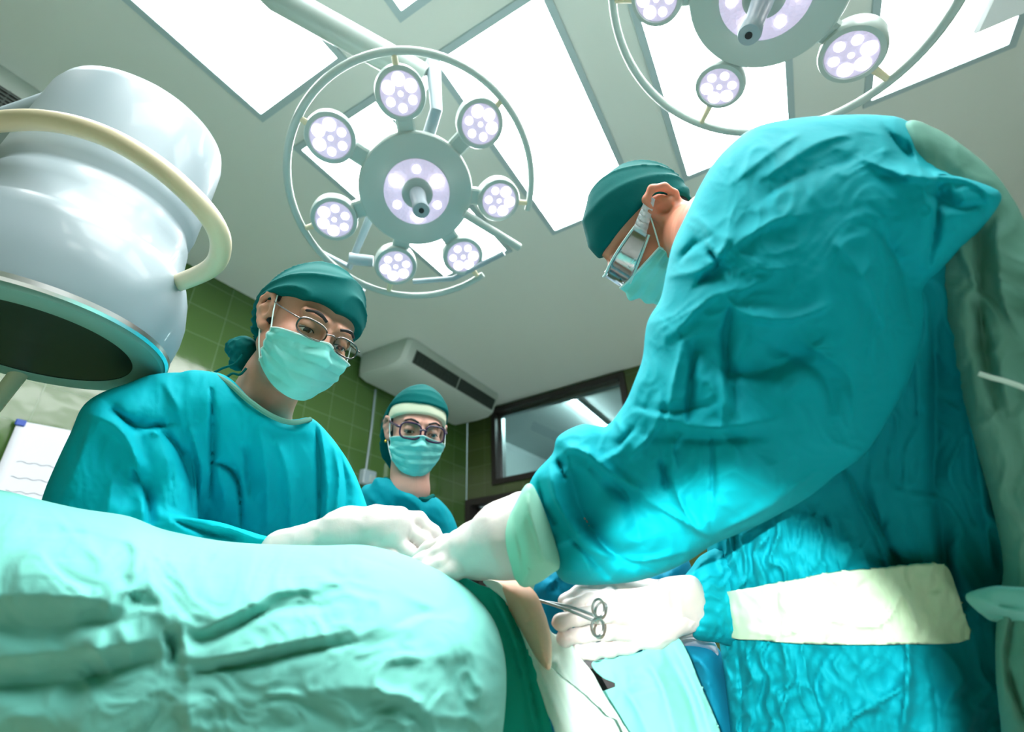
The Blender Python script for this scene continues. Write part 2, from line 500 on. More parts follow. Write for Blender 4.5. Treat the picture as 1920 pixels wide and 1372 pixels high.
def strokes_h(px, py, S):
    """S: list of (points, half width in frame units, height in metres)"""
    H = np.zeros(px.shape)
    for pts, w, amp in S:
        pts = spline(np.asarray(pts, float), 6) if len(pts) > 2 else np.asarray(pts, float)
        m = (px > pts[:, 0].min() - 4 * w) & (px < pts[:, 0].max() + 4 * w) & (py > pts[:, 1].min() - 4 * w) & (py < pts[:, 1].max() + 4 * w)
        if not m.any(): continue
        x, y = px[m], py[m]; best = np.full(x.shape, 1e18); tt = np.zeros(x.shape)
        N = len(pts) - 1
        for i in range(N):
            a, b = pts[i], pts[i + 1]; e = b - a
            t = np.clip(((x - a[0]) * e[0] + (y - a[1]) * e[1]) / (e @ e + 1e-9), 0, 1)
            d = (x - a[0] - t * e[0]) ** 2 + (y - a[1] - t * e[1]) ** 2
            u = d < best; best = np.where(u, d, best); tt = np.where(u, (i + t) / N, tt)
        i0 = np.minimum((tt * N).astype(int), N - 1); e = pts[i0 + 1] - pts[i0]
        side = (x - pts[i0, 0]) * e[:, 1] - (y - pts[i0, 1]) * e[:, 0]
        ww = w * np.where(side > 0, 1.5, .7) * (1 + .35 * np.sin(tt * 9 + w)); dd = np.sqrt(best)
        prof = np.exp(-dd / ww) * .65 + np.exp(-(dd / ww) ** 2) * .35
        fade = np.sin(np.pi * np.clip(tt * .94 + .03, 0, 1)) ** .6
        H[m] += amp * prof * fade
    return H
class Piece:
    """outline, centre distance, rounding radius (m) and half thickness (m)"""
    def __init__(s, poly, ctrl, Rm, T, bl=3):
        s.poly = spline(np.asarray(poly, float), 5, True); s.sf = sfield(ctrl); s.R = Rm; s.T = T; s.bl = bl
    def dist(s, px, py, step):
        d = poly_sd(px, py, s.poly)
        return d
    def q(s, px, py, s0):
        d = poly_sd(px, py, s.poly) * s0 / F_PX
        return d
    def front(s, px, py):
        s0 = s.sf(px, py); d = np.clip(s.q(px, py, s0), 0, s.R)
        return s0 - s.T * np.sqrt(np.clip(1 - ((s.R - d) / s.R) ** 2, 0, 1))
def cloth(name, pieces, material, parent=None, step=5, ds=0.006, k=0.02, S=(), nfn=None, it=1, sil=None):
    allp = np.concatenate([p.poly for p in pieces])
    lo = allp.min(0) - 3 * step; hi = allp.max(0) + 3 * step
    xs = np.arange(lo[0], hi[0] + step, step); ys = np.arange(lo[1], hi[1] + step, step)
    PX, PY = np.meshgrid(xs, ys, indexing='ij')
    pre = []; smn, smx = 9, 0
    for p in pieces:
        s0 = p.sf(PX, PY); d = poly_sd(PX, PY, p.poly)
        if p.bl: d = np.where(np.abs(d) < 8 * step, d, blur2(d, p.bl))
        d = d * s0 / F_PX
        q = p.R - np.minimum(d, p.R)
        m = d > -0.02
        smn = min(smn, (s0[m] - p.T).min()); smx = max(smx, (s0[m] + p.T).max())
        pre.append((s0, q, p))
    ss = np.arange(smn - 3 * ds, smx + 3 * ds, ds)
    V = None
    for s0, q, p in pre:
        r = p.R / p.T
        D = np.sqrt(q[..., None] ** 2 + ((ss - s0[..., None]) * r) ** 2) - p.R
        D = D / max(1.0, 1.0)
        V = D if V is None else smin(V, D, k)
    v, f = surfnet(V, xs, ys, ss)
    v = relax(v, f, it)
    px, py, s = v[:, 0].copy(), v[:, 1].copy(), v[:, 2]
    # front weight from each piece's centre
    s0b = np.full(px.shape, 9.0); Tb = np.full(px.shape, 0.1)
    for p in pieces:
        s0 = p.sf(px, py); d = poly_sd(px, py, p.poly)
        u = (d > -2) & (s0 < s0b); s0b = np.where(u, s0, s0b); Tb = np.where(u, p.T, Tb)
    fwt = np.clip((s0b - s) / (Tb * 0.45) + 0.35, 0, 1)
    H = strokes_h(px, py, S)
    if nfn is not None: H = H + nfn(px, py, s)
    s = s - H * fwt
    if sil is not None:
        dx, dy = sil(px, py); px, py = px + dx, py + dy
    o = mk(name, W(px, py, s), f[:, ::-1], material)
    if parent is not None: setp(o, parent)
    return o
def sheet(name, poly, sfn, material, parent=None, step=6, S=(), nfn=None, thick=0.002):
    poly = spline(np.asarray(poly, float), 5, True)
    lo = poly.min(0); hi = poly.max(0)
    nu = int((hi[0] - lo[0]) / step) + 2; nv = int((hi[1] - lo[1]) / step) + 2
    xs = np.linspace(lo[0] - step, hi[0] + step, nu); ys = np.linspace(lo[1] - step, hi[1] + step, nv)
    PX, PY = np.meshgrid(xs, ys, indexing='ij')
    d = poly_sd(PX, PY, poly)
    # pull the outer ring of vertices on to the outline
    gx = (poly_sd(PX + 1, PY, poly) - poly_sd(PX - 1, PY, poly)) / 2; gy = (poly_sd(PX, PY + 1, poly) - poly_sd(PX, PY - 1, poly)) / 2
    near = (d < 0) & (d > -1.45 * step)
    X2 = np.where(near, PX - gx * d, PX); Y2 = np.where(near, PY - gy * d, PY)
    keep = d > -1.45 * step
    s = sfn(X2, Y2) - strokes_h(X2, Y2, S) - (nfn(X2, Y2, 0) if nfn is not None else 0)
    idx = -np.ones(d.shape, int); idx[keep] = np.arange(keep.sum())
    P = W(X2[keep], Y2[keep], s[keep])
    a, b, c, e = idx[:-1, :-1], idx[1:, :-1], idx[1:, 1:], idx[:-1, 1:]
    ins = d >= 0
    ok = (a >= 0) & (b >= 0) & (c >= 0) & (e >= 0) & (ins[:-1, :-1] | ins[1:, :-1] | ins[1:, 1:] | ins[:-1, 1:])
    f = np.stack([a[ok], e[ok], c[ok], b[ok]], 1)
    o = mk(name, P, f, material)
    md = o.modifiers.new('solid', 'SOLIDIFY'); md.thickness = thick; md.offset = -1
    if parent is not None: setp(o, parent)
    return o

# ================================================================== ROOM
H = 3.10
A0, A1, B0, B1 = -2.2, 4.24, -3.0, 2.93
WP0 = at_z(877, 777, H); WP1 = at_z(1215, 680, H)      # the window wall, slightly out of square
WU = nrm(WP1 - WP0); WN = nrm(np.cross(WU, [0, 0, 1]))  # WN points into the room or out of it
if WN @ (CAM - WP0) < 0: WN = -WN
def wallp(u, z, off=0.0): return WP0 * vec(1, 1, 0) + WU * u + vec(0, 0, z) + WN * off
def on_w(x, y):
    p = on_plane(x, y, WP0, WN); return (p - WP0) @ WU, p[2]
LP0 = room(0, B1, 0)
def on_left(x, y):
    p = on_plane(x, y, LP0, B2); return p @ A2, p[2]
def rect(name, p, u, v, lu, lv, material, n=1):
    """flat wall made of a box 8 cm deep behind its face; u, v unit vectors"""
    w = nrm(np.cross(u, v)); d = -0.08
    if w @ (CAM - p) < 0: w = -w
    P = [p, p + u * lu, p + u * lu + v * lv, p + v * lv]
    V = P + [q + w * d for q in P]
    uv = [(0, 0), (lu, 0), (lu, lv), (0, lv)] * 2
    Fc = [(0, 1, 2, 3), (7, 6, 5, 4), (0, 4, 5, 1), (1, 5, 6, 2), (2, 6, 7, 3), (3, 7, 4, 0)]
    return struct(mk(name, V, Fc, material, smooth=False, uv=uv))
Z = vec(0, 0, 1)
rect('floor', room(A0, B1, 0), -B2, A2, B1 - B0, A1 - A0 + .3, M['floor'])
o = rect('ceiling', room(A0, B1, H), A2, -B2, A1 - A0 + .3, B1 - B0, M['ceil'])
rect('wall_left', room(A1 + .005, B1, 0), -A2, Z, A1 - A0, H, M['tile'])
rect('wall_right', room(A0, B0, 0), A2, Z, A1 - A0, H, M['tile2'])
rect('wall_back', room(A0, B1, 0), -B2, Z, B1 - B0, H, M['tile'])
# far wall with the window and door openings, built as panels round them
wu0, wz1 = on_w(923, 768); _, wz0 = on_w(924, 911); wu1, _ = on_w(1173, 715); wz1 = 3.075; wz0 = 2.235
du0, du1, dz = -0.0, 1.55, 2.13
LW = 6.3
def wbox(mb, u0, u1, z0, z1, o0=-0.12, o1=0.0):
    c = (wallp(u0, z0, o0) + wallp(u1, z1, o1)) / 2
    mb.box(c, [WU * (u1 - u0) / 2, WN * (o1 - o0) / 2, Z * (z1 - z0) / 2]); return mb
mb = MB()
for r in ((0.0, wu0, wz0, H), (wu1, LW, wz0, H), (wu0, wu1, wz1, H), (0.0, LW, dz, wz0), (du1, LW, 0, dz)): wbox(mb, *r)
o = mb.build('wall_far', M['tile2'], smooth=False); struct(o)
# uv for the tiles of the far wall
me = o.data; l = me.uv_layers.new(name='uv')
for lp in me.loops:
    p = np.array(me.vertices[lp.vertex_index].co); l.data[lp.index].uv = ((p - WP0) @ WU, p[2])
# window frame, pane
def frame(name, u0, u1, z0, z1, w, o0, o1, material, parent=None):
    mb = MB()
    for r in ((u0, u0 + w, z0, z1), (u1 - w, u1, z0, z1), (u0 + w, u1 - w, z0, z0 + w), (u0 + w, u1 - w, z1 - w, z1)):
        wbox(mb, *r, o0, o1)
    return mb.build(name, material, parent, smooth=False)
fr = frame('window_1', wu0, wu1, wz0, wz1, 0.055, -0.12, 0.03, M['brown']); struct(fr)
pn = wbox(MB(), wu0 + .05, wu1 - .05, wz0 + .05, wz1 - .05, -0.07, -0.064).build('window_pane', M['pane'], smooth=False); pn.parent = fr
inr = frame('inner_trim', wu0 + .055, wu1 - .055, wz0 + .055, wz1 - .055, 0.028, -0.12, -0.06, M['steel']); inr.parent = fr
# the room seen through the window
mb = MB()
def backroom(mb):
    wbox(mb, -0.6, 4.4, 3.34, 3.40, -6.4, -0.14)
    wbox(mb, -0.6, 4.4, 0.0, 3.4, -6.46, -6.4)
    wbox(mb, -0.66, -0.6, 0.0, 3.4, -6.4, -0.14); wbox(mb, 4.4, 4.46, 0, 3.4, -6.4, -0.14)
    wbox(mb, -0.6, 4.4, -0.06, 0.0, -6.4, -0.14)
backroom(mb); M['corr'] = mat('corridor_paint', (190, 205, 205), 0.6)
struct(mb.build('wall_corridor', M['corr'], smooth=False))
# its fluorescent tube just beyond the glass
ft = empty('fluorescent_light', at_z(1068, 745, 3.29), 'fluorescent tube light on the ceiling behind the dark framed window', 'light')
ta, tb = at_z(1068, 745, 3.29), at_z(1165, 825, 3.29)
MB().tube([ta, tb], 0.015, 10).build('tube', M['tube'], ft)
MB().tube([ta + Z * .028 + WU * .03, tb + Z * .028 + WU * .03], 0.02, 8).build('batten', M['white'], ft)
MB().box(ta, [WU * .012, WN * .012, Z * .03]).build('tube_holder', M['lampd'], ft, smooth=False)
# two letters on the glass, seen from behind
def text_obj(name, body, size, mtx, material, ext=0.0015):
    cu = bpy.data.curves.new(name, 'FONT'); cu.body = body; cu.size = size; cu.extrude = ext
    ob = bpy.data.objects.new(name, cu); COL.objects.link(ob)
    dg = bpy.context.evaluated_depsgraph_get(); me = bpy.data.meshes.new_from_object(ob.evaluated_get(dg))
    bpy.data.objects.remove(ob, do_unlink=True)
    me.materials.clear(); me.materials.append(material)
    o = bpy.data.objects.new(name, me); COL.objects.link(o); o.matrix_world = mtx; return o
def basis(x, y, z, p):
    m = Matrix.Identity(4)
    for i in range(3): m[i][0], m[i][1], m[i][2], m[i][3] = x[i], y[i], z[i], p[i]
    return m
lt = text_obj('window_lettering', 'cC', 0.11, basis(WU, Z, WN, wallp(0.90, 2.33, -0.058)), M['letter'])
lt.parent = fr
# doorway: dark frame, an open glazed door leaf
fd = MB(); wbox(fd, 0.0, 0.07, 0, dz, -0.12, 0.03); wbox(fd, du1 - .07, du1, 0, dz, -0.12, .03); wbox(fd, 0.07, du1 - .07, dz - .06, dz, -0.12, .03); wbox(fd, 0.66, 0.72, 0, dz - .06, -0.10, 0.0)
fd = fd.build('door_1', M['brown'], smooth=False); struct(fd)
hd = nrm(-WN * 0.8 + WU * 0.6); hp = wallp(0.08, 0, -0.1)
def leaf(mb, a0, a1, z0, z1, t=.022):
    mb.box(hp + hd * (a0 + a1) / 2 + Z * (z0 + z1) / 2, [hd * (a1 - a0) / 2, nrm(np.cross(hd, Z)) * t, Z * (z1 - z0) / 2])
mb = MB(); leaf(mb, 0, .07, 0.02, dz - .07); leaf(mb, .53, .6, .02, dz - .07); leaf(mb, .07, .53, dz - .14, dz - .07); leaf(mb, .07, .53, .02, .9)
lf = mb.build('door_leaf', M['brown'], smooth=False); lf.parent = fd
mb = MB(); leaf(mb, .07, .53, .9, dz - .14, .004); g = mb.build('door_glass', M['pane'], smooth=False); g.parent = lf

# ---- ceiling light panels
def light_panel(a0, a1, b0, b1, label):
    root = empty('ceiling_light_panel', room((a0 + a1) / 2, (b0 + b1) / 2, H), label, 'ceiling light', 'recessed ceiling light panels')
    w = 0.03; mb = MB()
    def bx(p0, p1, q0, q1, z0, z1): mb.box(room((p0 + p1) / 2, (q0 + q1) / 2, (z0 + z1) / 2), [A2 * (p1 - p0) / 2, B2 * (q1 - q0) / 2, Z * (z1 - z0) / 2])
    bx(a0 - w, a0, b0 - w, b1 + w, H - .012, H); bx(a1, a1 + w, b0 - w, b1 + w, H - .012, H); bx(a0, a1, b0 - w, b0, H - .012, H); bx(a0, a1, b1, b1 + w, H - .012, H)
    mb.build('panel_frame', M['panelframe'], root, smooth=False)
    MB().box(room((a0 + a1) / 2, (b0 + b1) / 2, H - .003), [A2 * (a1 - a0) / 2, B2 * (b1 - b0) / 2, Z * .003]).build('diffuser', M['panel'], root, smooth=False)
names = {
 (1, 0): 'glowing ceiling panel seen through the ring of the left surgical light',
 (0, 0): 'bright ceiling panel at the top left, left of the surgical light arm',
 (1, 1): 'long glowing ceiling panel between the two surgical lights',
 (1, 2): 'glowing ceiling panel directly behind the right surgical light',
 (1, 3): 'glowing ceiling panel at the top right beyond the right surgical light'}
for ia, (a0, a1) in enumerate(((-0.5, 0.69), (0.91, 2.06))):
    for ib, b0 in enumerate((1.14, 0.32, -0.46, -1.28)):
        light_panel(a0, a1, b0, b0 + .48, names.get((ia, ib), 'recessed ceiling panel overhead, above and behind the viewer'))

# ---- ceiling air conditioners along the left wall
def ac_unit(a0, label):
    L = 1.42; root = empty('air_conditioner', room(a0 + L / 2, 2.6, H), label, 'air conditioner', 'white ceiling air conditioners by the tiled wall')
    prof = [(2.92, H - .002), (2.92, H - .20), (2.88, H - .235), (2.60, H - .245), (2.46, H - .235), (2.40, H - .20), (2.34, H - .06), (2.33, H - .002)]
    mb = MB(); n = len(prof); v = []; f = []
    st = [(0, .86), (.03, .97), (.08, 1.0), (L - .08, 1.0), (L - .03, .97), (L, .86)]
    for da, sc in st:
        for b, z in prof: v.append(room(a0 + da, 2.63 + (b - 2.63) * sc, H + (z - H) * sc))
    for i in range(len(st) - 1):
        for k in range(n):
            k2 = (k + 1) % n; f.append((i * n + k, i * n + k2, (i + 1) * n + k2, (i + 1) * n + k))
    f.append(tuple(range(n))); f.append(tuple(range((len(st) - 1) * n, len(st) * n))[::-1])
    mb.add(v, f); mb.build('shell', M['acbody'], root)
    # outlet on the sloping face, in two bays
    p0, p1 = vec(2.40, H - .20, 0), vec(2.34, H - .06, 0)
    d = nrm(p1 - p0); nn = vec(-abs(d[1]), -abs(d[0]), 0)
    for s0, s1 in ((.10, .70), (.73, 1.33)):
        mb = MB(); c = p0 + (p1 - p0) * .5 + nn * .002
        mb.box(room(a0 + (s0 + s1) / 2, c[0], c[1]), [A2 * (s1 - s0) / 2, (B2 * d[0] + Z * d[1]) * .055, (B2 * nn[0] + Z * nn[1]) * .004])
        ob = mb.build('outlet', M['black'], root, smooth=False)
        mb = MB()
        for t in np.linspace(-.045, .045, 7):
            c2 = c + d * t + nn * .006
            mb.box(room(a0 + (s0 + s1) / 2, c2[0], c2[1]), [A2 * (s1 - s0) / 2, (B2 * d[0] + Z * d[1]) * .0032, (B2 * nn[0] + Z * nn[1]) * .006])
        for t in np.linspace(s0, s1, 14):
            c2 = c + nn * .006
            mb.box(room(a0 + t, c2[0], c2[1]), [A2 * .0025, (B2 * d[0] + Z * d[1]) * .055, (B2 * nn[0] + Z * nn[1]) * .005])
        g = mb.build('grille', M['grille'], root, smooth=False)
ac_unit(2.56, 'white ceiling air conditioner above the two masked assistants')
ac_unit(-1.20, 'white ceiling air conditioner cut off by the left edge of the photo')

# ---- conduit, boxes and bottle on the left wall behind the second assistant
def lw(a, z, off): return room(a, B1 - off, z)
a_, z_ = on_left(698, 716)
MB().tube([lw(2.80, 2.86, .012), lw(2.80, 2.5, .014), lw(2.79, 2.13, .012)], 0.008, 8).build('cable_conduit', M['white'])
tag(bpy.data.objects['cable_conduit'], 'thin white cable conduit running down the green tiles', 'conduit')
c = empty('socket_box', lw(2.80, 2.07, .03), 'small white socket box at the foot of the wall conduit', 'socket')
MB().box(lw(2.80, 2.07, .03), [A2 * .07, B2 * .03, Z * .06], .008).build('housing', M['white'], c)
MB().box(lw(2.82, 2.06, .063), [A2 * .03, B2 * .005, Z * .03], .003).build('socket_face', M['lampd'], c)
MB().box(lw(2.98, 2.58, .02), [A2 * .07, B2 * .02, Z * .05], .006).build('wall_clip', M['grille'])
tag(bpy.data.objects['wall_clip'], 'small dark grey box on the tiles beside the white conduit', 'wall box')
c = empty('gas_regulator', lw(3.10, 2.12, .06), 'pale wall regulator just left of the second assistant neck', 'regulator')
MB().lathe(lw(3.10, 2.03, .08), Z, [(.02, 0), (.045, .01), (.05, .06), (.03, .09), (.02, .1)], 20).build('body', M['cream'], c)
MB().box(lw(3.12, 2.20, .05), [A2 * .04, B2 * .03, Z * .08], .01).build('flow_meter', M['steel'], c)

# ---- paper chart on the left wall
q = [on_left(*p) for p in ((30, 790), (128, 806), (78, 935), (-40, 925))]
a0 = q[0][0]; ztop = q[0][1]
root = empty('paper_chart', lw(a0 + .1, ztop - .2, .01), 'white sheet of handwritten lines with a blue corner clip on the green tiles', 'paper')
C4 = [lw(q[0][0] - .0, q[0][1], .012), lw(q[1][0] + .06, q[1][1] - .005, .012), lw(q[2][0] + .12, q[2][1] - .1, .012), lw(q[3][0] + .02, q[3][1] - .1, .012)]
def qp(u, v, off=0.0): return (C4[0] * (1 - u) + C4[1] * u) * (1 - v) + (C4[3] * (1 - u) + C4[2] * u) * v - B2 * (off + .006 * math.sin(3 * u + 2 * v) + .008)
V = [qp(u, v) for v in np.linspace(0, 1, 9) for u in np.linspace(0, 1, 9)]
Fq = [(r * 9 + c_, r * 9 + c_ + 1, (r + 1) * 9 + c_ + 1, (r + 1) * 9 + c_) for r in range(8) for c_ in range(8)]
pp = mk('sheet', V, Fq, M['paper']); md = pp.modifiers.new('s', 'SOLIDIFY'); md.thickness = .001; setp(pp, root)
mb = MB(); rr = random.Random(4)
for v in (.42, .58, .72, .86):
    pts = [qp(u, v + .008 * math.sin(u * 37 + v * 50), .002) for u in np.linspace(.18, .78, 26)]
    mb.tube(pts, .0011, 5)
mb.build('handwriting', M['ink'], root)
MB().box(qp(.04, .02, .006), [A2 * .018, B2 * .004, Z * .014], .003).build('clip', M['blue'], root)
MB().box(lw(q[0][0] + .13, q[0][1] - .21, .004), [A2 * .115, B2 * .003, Z * .2]).build('backing_board', M['paper'], root, smooth=False)

# ================================================================== SURGICAL LIGHTS
def surgical_light(c, n, tw, R, label, sats, gap, arm, yoke, sat_r=.068, spots=True, aim=None):
    """c centre, n direction the light shines, tw vector that sets angle zero"""
    c = np.asarray(c, float); n = nrm(n)
    e1 = nrm(tw - n * (tw @ n)); e2 = np.cross(n, e1)
    root = empty('surgical_light', c, label, 'surgical light', 'ring shaped surgical lights')
    def pt(r, an, h=0): return c + (e1 * math.cos(an) + e2 * math.sin(an)) * r + n * h
    # central disc
    rd = .170 * R / .36
    MB().lathe(c, n, [(.02, -.075), (.09, -.07), (rd * .8, -.05), (rd * .97, -.03), (rd, -.012), (rd, .0), (rd * .985, .006), (rd * .97, .008), (.0, .008)], 96).build('disc_housing', M['lamp'], root)
    MB().lathe(c, n, [(0, .008), (.098, .008), (.098, .0115), (.092, .013), (0, .013)], 64).build('center_lens', M['lens'], root)
    for k in range(6):
        a = k * math.pi / 3 + .4; mb = MB()
        if k % 2 == 0:
            pts = [pt(.070, a + t, .014) for t in np.linspace(-.2, .2, 5)]
            mb.tube(pts, [.012, .019, .021, .019, .012], 12)
        else: mb.lathe(pt(.070, a), n, [(.001, .014), (.012, .014), (.012, .016), (.0, .017)], 16)
        mb.build('led', M['led'], root)
    MB().lathe(c, n, [(.046, .010), (.046, .020), (.036, .024), (.0, .024)], 40).build('handle_socket', M['lampd'], root)
    MB().lathe(c, n, [(.024, .02), (.0235, .05), (.021, .09), (.022, .125), (.0245, .150), (.022, .157), (.0, .158)], 32).build('sterile_handle', M['white'], root)
    MB().lathe(c, n, [(.0075, .156), (.0075, .1595), (0, .1596)], 16).build('handle_hole', M['black'], root)
    for an, rs, rad in sats:
        s = pt(rs, an)
        h = MB().lathe(s, n, [(.01, -.055), (rad * .8, -.05), (rad, -.035), (rad * 1.04, -.01), (rad * 1.04, .002), (rad * 1.0, .008), (rad * .84, .010), (rad * .82, .004), (0, .004)], 48)
        mid = pt(rd + (rs - rd) * .2, an, -.016); o_ = nrm(pt(1, an) - c)
        h.box(mid, [o_ * (rs - rad - rd) * .9 + o_ * .035, np.cross(n, o_) * .026, n * .014], .006)
        h = h.build('satellite_head', M['lamp'], root)
        sl = MB().lathe(s, n, [(0, .004), (rad * .81, .004), (rad * .81, .007), (0, .0075)], 40).build('satellite_lens', M['lens'], h)
        for k in range(7):
            if k == 6: q_ = s; r_ = rad * .10
            else:
                a = k * math.pi / 3 + an; q_ = s + (e1 * math.cos(a) + e2 * math.sin(a)) * rad * .52; r_ = rad * (.25 if k not in (2, 3, 4) else .17)
            MB().lathe(q_, n, [(r_, .0075), (r_, .0085), (r_ * .6, .0100), (0, .0105)], 20).build('satellite_led', M['led'], h)
        tab = pt(rs + rad * 1.0, an, .0); tab2 = pt(R, an, 0)
        MB().tube([tab, tab2], [.009, .007], 10).build('ring_bracket', M['cream'], root)
    # outer grip ring with its gap
    a0, a1 = gap
    ts = np.linspace(a1, a0 + 2 * math.pi, 100)
    MB().tube([pt(R, t) for t in ts], .0105, 14).build('grip_ring', M['lamp'], root)
    for p in arm: MB().tube(p[0], p[1], 16).build(p[2], M[p[3]], root)
    for an, rs, rad in (sats[::2] if spots else []):
        ld = bpy.data.lights.new('surgical_spot', 'SPOT'); ld.energy = SPOT_W; ld.spot_size = math.radians(62); ld.spot_blend = .6; ld.shadow_soft_size = .008
        ld.color = (1.0, .97, .93)
        lo = bpy.data.objects.new('surgical_spot', ld); COL.objects.link(lo); p = pt(rs, an, .022)
        d = Vector(aim if aim is not None else c + n) - Vector(p)
        lo.matrix_world = Matrix.Translation(Vector(p)) @ d.to_track_quat('-Z', 'Y').to_matrix().to_4x4()
        mw = lo.matrix_world.copy(); lo.parent = root; lo.matrix_world = mw; lo.matrix_parent_inverse = Matrix.Translation(Vector(c)).inverted(); lo.matrix_basis = mw
    return root
def ang_of(c, n, tw, px, py):
    c = np.asarray(c, float); n = nrm(n); e1 = nrm(tw - n * (tw @ n)); e2 = np.cross(n, e1)
    p = on_plane(px, py, c, n) - c
    return math.atan2(p @ e2, p @ e1), np.linalg.norm(p)
FIELD = W(900, 1080, .52)
c1 = vec(-.27, 1.048, 2.20); n1 = vec(.21, -.39, -.90)
tw = vec(1, 0, 0)
sats = []
for (px, py, rp) in ((751, 175, 53), (900, 232, 44), (935, 375, 41), (868, 480, 38), (742, 498, 42), (627, 410, 48), (620, 258, 54)):
    a, r = ang_of(c1, n1, tw, px, py); s_ = np.linalg.norm(on_plane(px, py, c1, n1) - CAM) ; sats.append((a, r, .066))
g0, _ = ang_of(c1, n1, tw, 997, 395); g1, _ = ang_of(c1, n1, tw, 908, 517)
if g0 > g1: g0, g1 = g1, g0
if g1 - g0 > math.pi: g0, g1 = g1, g0 + 2 * math.pi
arms1 = [
 ([at_z(-50, -560, 3.0), at_z(520, -5, 2.66), at_z(800, 150, 2.46)], [.05, .042, .040], 'spring_arm', 'lamp'),
 ([at_z(812, 118, 2.50), at_z(818, 205, 2.33), c1 - n1 * .09], [.022, .017, .02], 'yoke', 'white'),
 ([at_z(700, 392, 2.24), at_z(655, 500, 2.16), at_z(600, 470, 2.2)], [.014, .012, .005], 'camera_strut', 'white'),
 ([at_z(870, 400, 2.17), at_z(974, 464, 2.13)], [.013, .013], 'grip_bar', 'lamp'),
 ([at_z(775, 528, 2.10), at_z(850, 522, 2.10), at_z(945, 474, 2.13)], [.009, .009, .009], 'lower_rail', 'white'),
 ([at_z(655, 485, 2.12), at_z(700, 490, 2.12)], [.02, .018], 'joint_knob', 'white'),
 ([at_z(655, 530, 2.07), at_z(682, 548, 2.06)], [.010, .010], 'end_cap', 'white'),
]
surgical_light(c1, n1, tw, .36, 'surgical light with seven lamp heads hanging above the two masked assistants', sats, (g0, g1), arms1, None, aim=FIELD)
# ceiling mount so the arm hangs from the ceiling
c2 = vec(.60, .581, 2.271); n2 = vec(-.445, .083, -.891)
sats = []
for (px, py) in ((1350, 160), (1597, 100), (1232, -4)):
    a, r = ang_of(c2, n2, tw, px, py); sats.append((a, r, .062 if px != 1597 else .066))
for (px, py) in ((1660, -120), (1560, -270), (1400, -300), (1260, -180)):
    a, r = ang_of(c2, n2, tw, px, py); sats.append((a, .262, .062))
arms2 = [([at_z(1900, -300, 3.0), at_z(1700, -100, 2.66), at_z(1545, -40, 2.46)], [.05, .042, .036], 'spring_arm', 'lamp'),
         ([at_z(1560, -60, 2.50), c2 + vec(.06, .02, .07)], [.03, .03], 'yoke', 'white')]
surgical_light(c2, n2, tw, .36, 'surgical light at the top edge above the bending surgeon', sats, (1.9, 2.2), arms2, None, aim=FIELD + vec(.12, 0, 0))
root = empty('ceiling_arm_mount', room(0.6, 0.9, 3.05), 'round ceiling mount where the surgical light arms join', 'ceiling mount')
MB().lathe(at_z(-50, -560, 3.10), -Z, [(.16, 0), (.16, .03), (.10, .06), (.06, .16), (0, .16)], 48).build('left_flange', M['lamp'], root)
MB().lathe(at_z(1900, -300, 3.10), -Z, [(.16, 0), (.16, .03), (.10, .06), (.06, .16), (0, .16)], 48).build('right_flange', M['lamp'], root)
# monitor end at the top right corner
root = empty('ceiling_monitor', at_z(1900, 10, 2.5), 'white boxy monitor housing cut off by the top right corner', 'monitor')
cm = at_z(1925, -25, 2.45)
MB().box(cm, [A2 * .055 + B2 * .01, nrm(np.cross(A2, Z)) * .10, Z * .035], .008).build('housing', mat('monitor_shell', (238, 242, 244), .4), root)
MB().tube([cm + Z * .03, cm + vec(.1, .05, .66)], .02, 12).build('ceiling_pole', M['lamp'], root)

# ================================================================== X-RAY IMAGE INTENSIFIER
ic = vec(-.793, .67, 1.467); iax = nrm(vec(.04, .01, 1))
root = empty('xray_image_intensifier', ic, 'large white cylindrical x-ray image intensifier hanging at the left', 'x-ray machine')
MB().lathe(ic, iax, [(0, .016), (.150, .014), (.187, .012), (.190, .020), (.192, .035), (.196, .07), (.195, .10), (.186, .145), (.178, .168), (.170, .178), (.165, .186), (.157, .235), (.154, .262), (.147, .276), (.147, .284), (.153, .297), (.155, .315), (.154, .42), (.152, .500), (.147, .522), (.135, .535), (0, .538)], 128).build('barrel', M['white'], root)
MB().lathe(ic, iax, [(.141, .004), (.172, .0), (.184, .004), (.187, .012), (.15, .012), (.141, .004)], 128, False).build('face_rim', M['rim'], root)
MB().lathe(ic, iax, [(.1885, .010), (.1925, .014), (.1925, .022), (.1885, .024), (.1885, .010)], 128, False).build('chrome_band', M['chrome'], root)
MB().lathe(ic, iax, [(0, .007), (.141, .005), (.141, .012), (0, .012)], 96).build('detector_glass', M['darkglass'], root)
hp_ = [(-260, 330, .90), (-140, 250, .82), (0, 228, .76), (100, 228, .735), (200, 256, .72), (290, 308, .715), (360, 368, .72), (402, 420, .74), (414, 462, .78), (398, 500, .83), (340, 528, .88), (240, 560, .93)]
P = [W(x, y, s) for x, y, s in hp_]
MB().tube(spline(P, 10), .0155, 20).build('grip_rail', M['cream'], root)
P = [W(*p) for p in ((-120, 900, .88), (0, 745, .88), (60, 670, .90))]
MB().tube(spline(P, 8), .014, 16).build('lower_rail', M['cream'], root)
# the C-shaped arm it hangs from, left of the picture
mb = MB()
cc = ic + iax * .1 + vec(-.62, .1, -.25)
pts = [cc + (vec(.0, 0, 1) * math.cos(t) + nrm(vec(-1, .1, 0)) * -math.sin(t) * .0 + vec(-1, .1, 0) * math.sin(t)) * .74 for t in np.linspace(-.15, 3.1, 40)]
mb.tube(pts, .045, 16)
mb.tube([ic + iax * .52 + vec(0, 0, 0), ic + iax * .60 + vec(-.16, 0, 0), pts[0]], .06, 16)
mb.build('c_arm', M['white'], root)

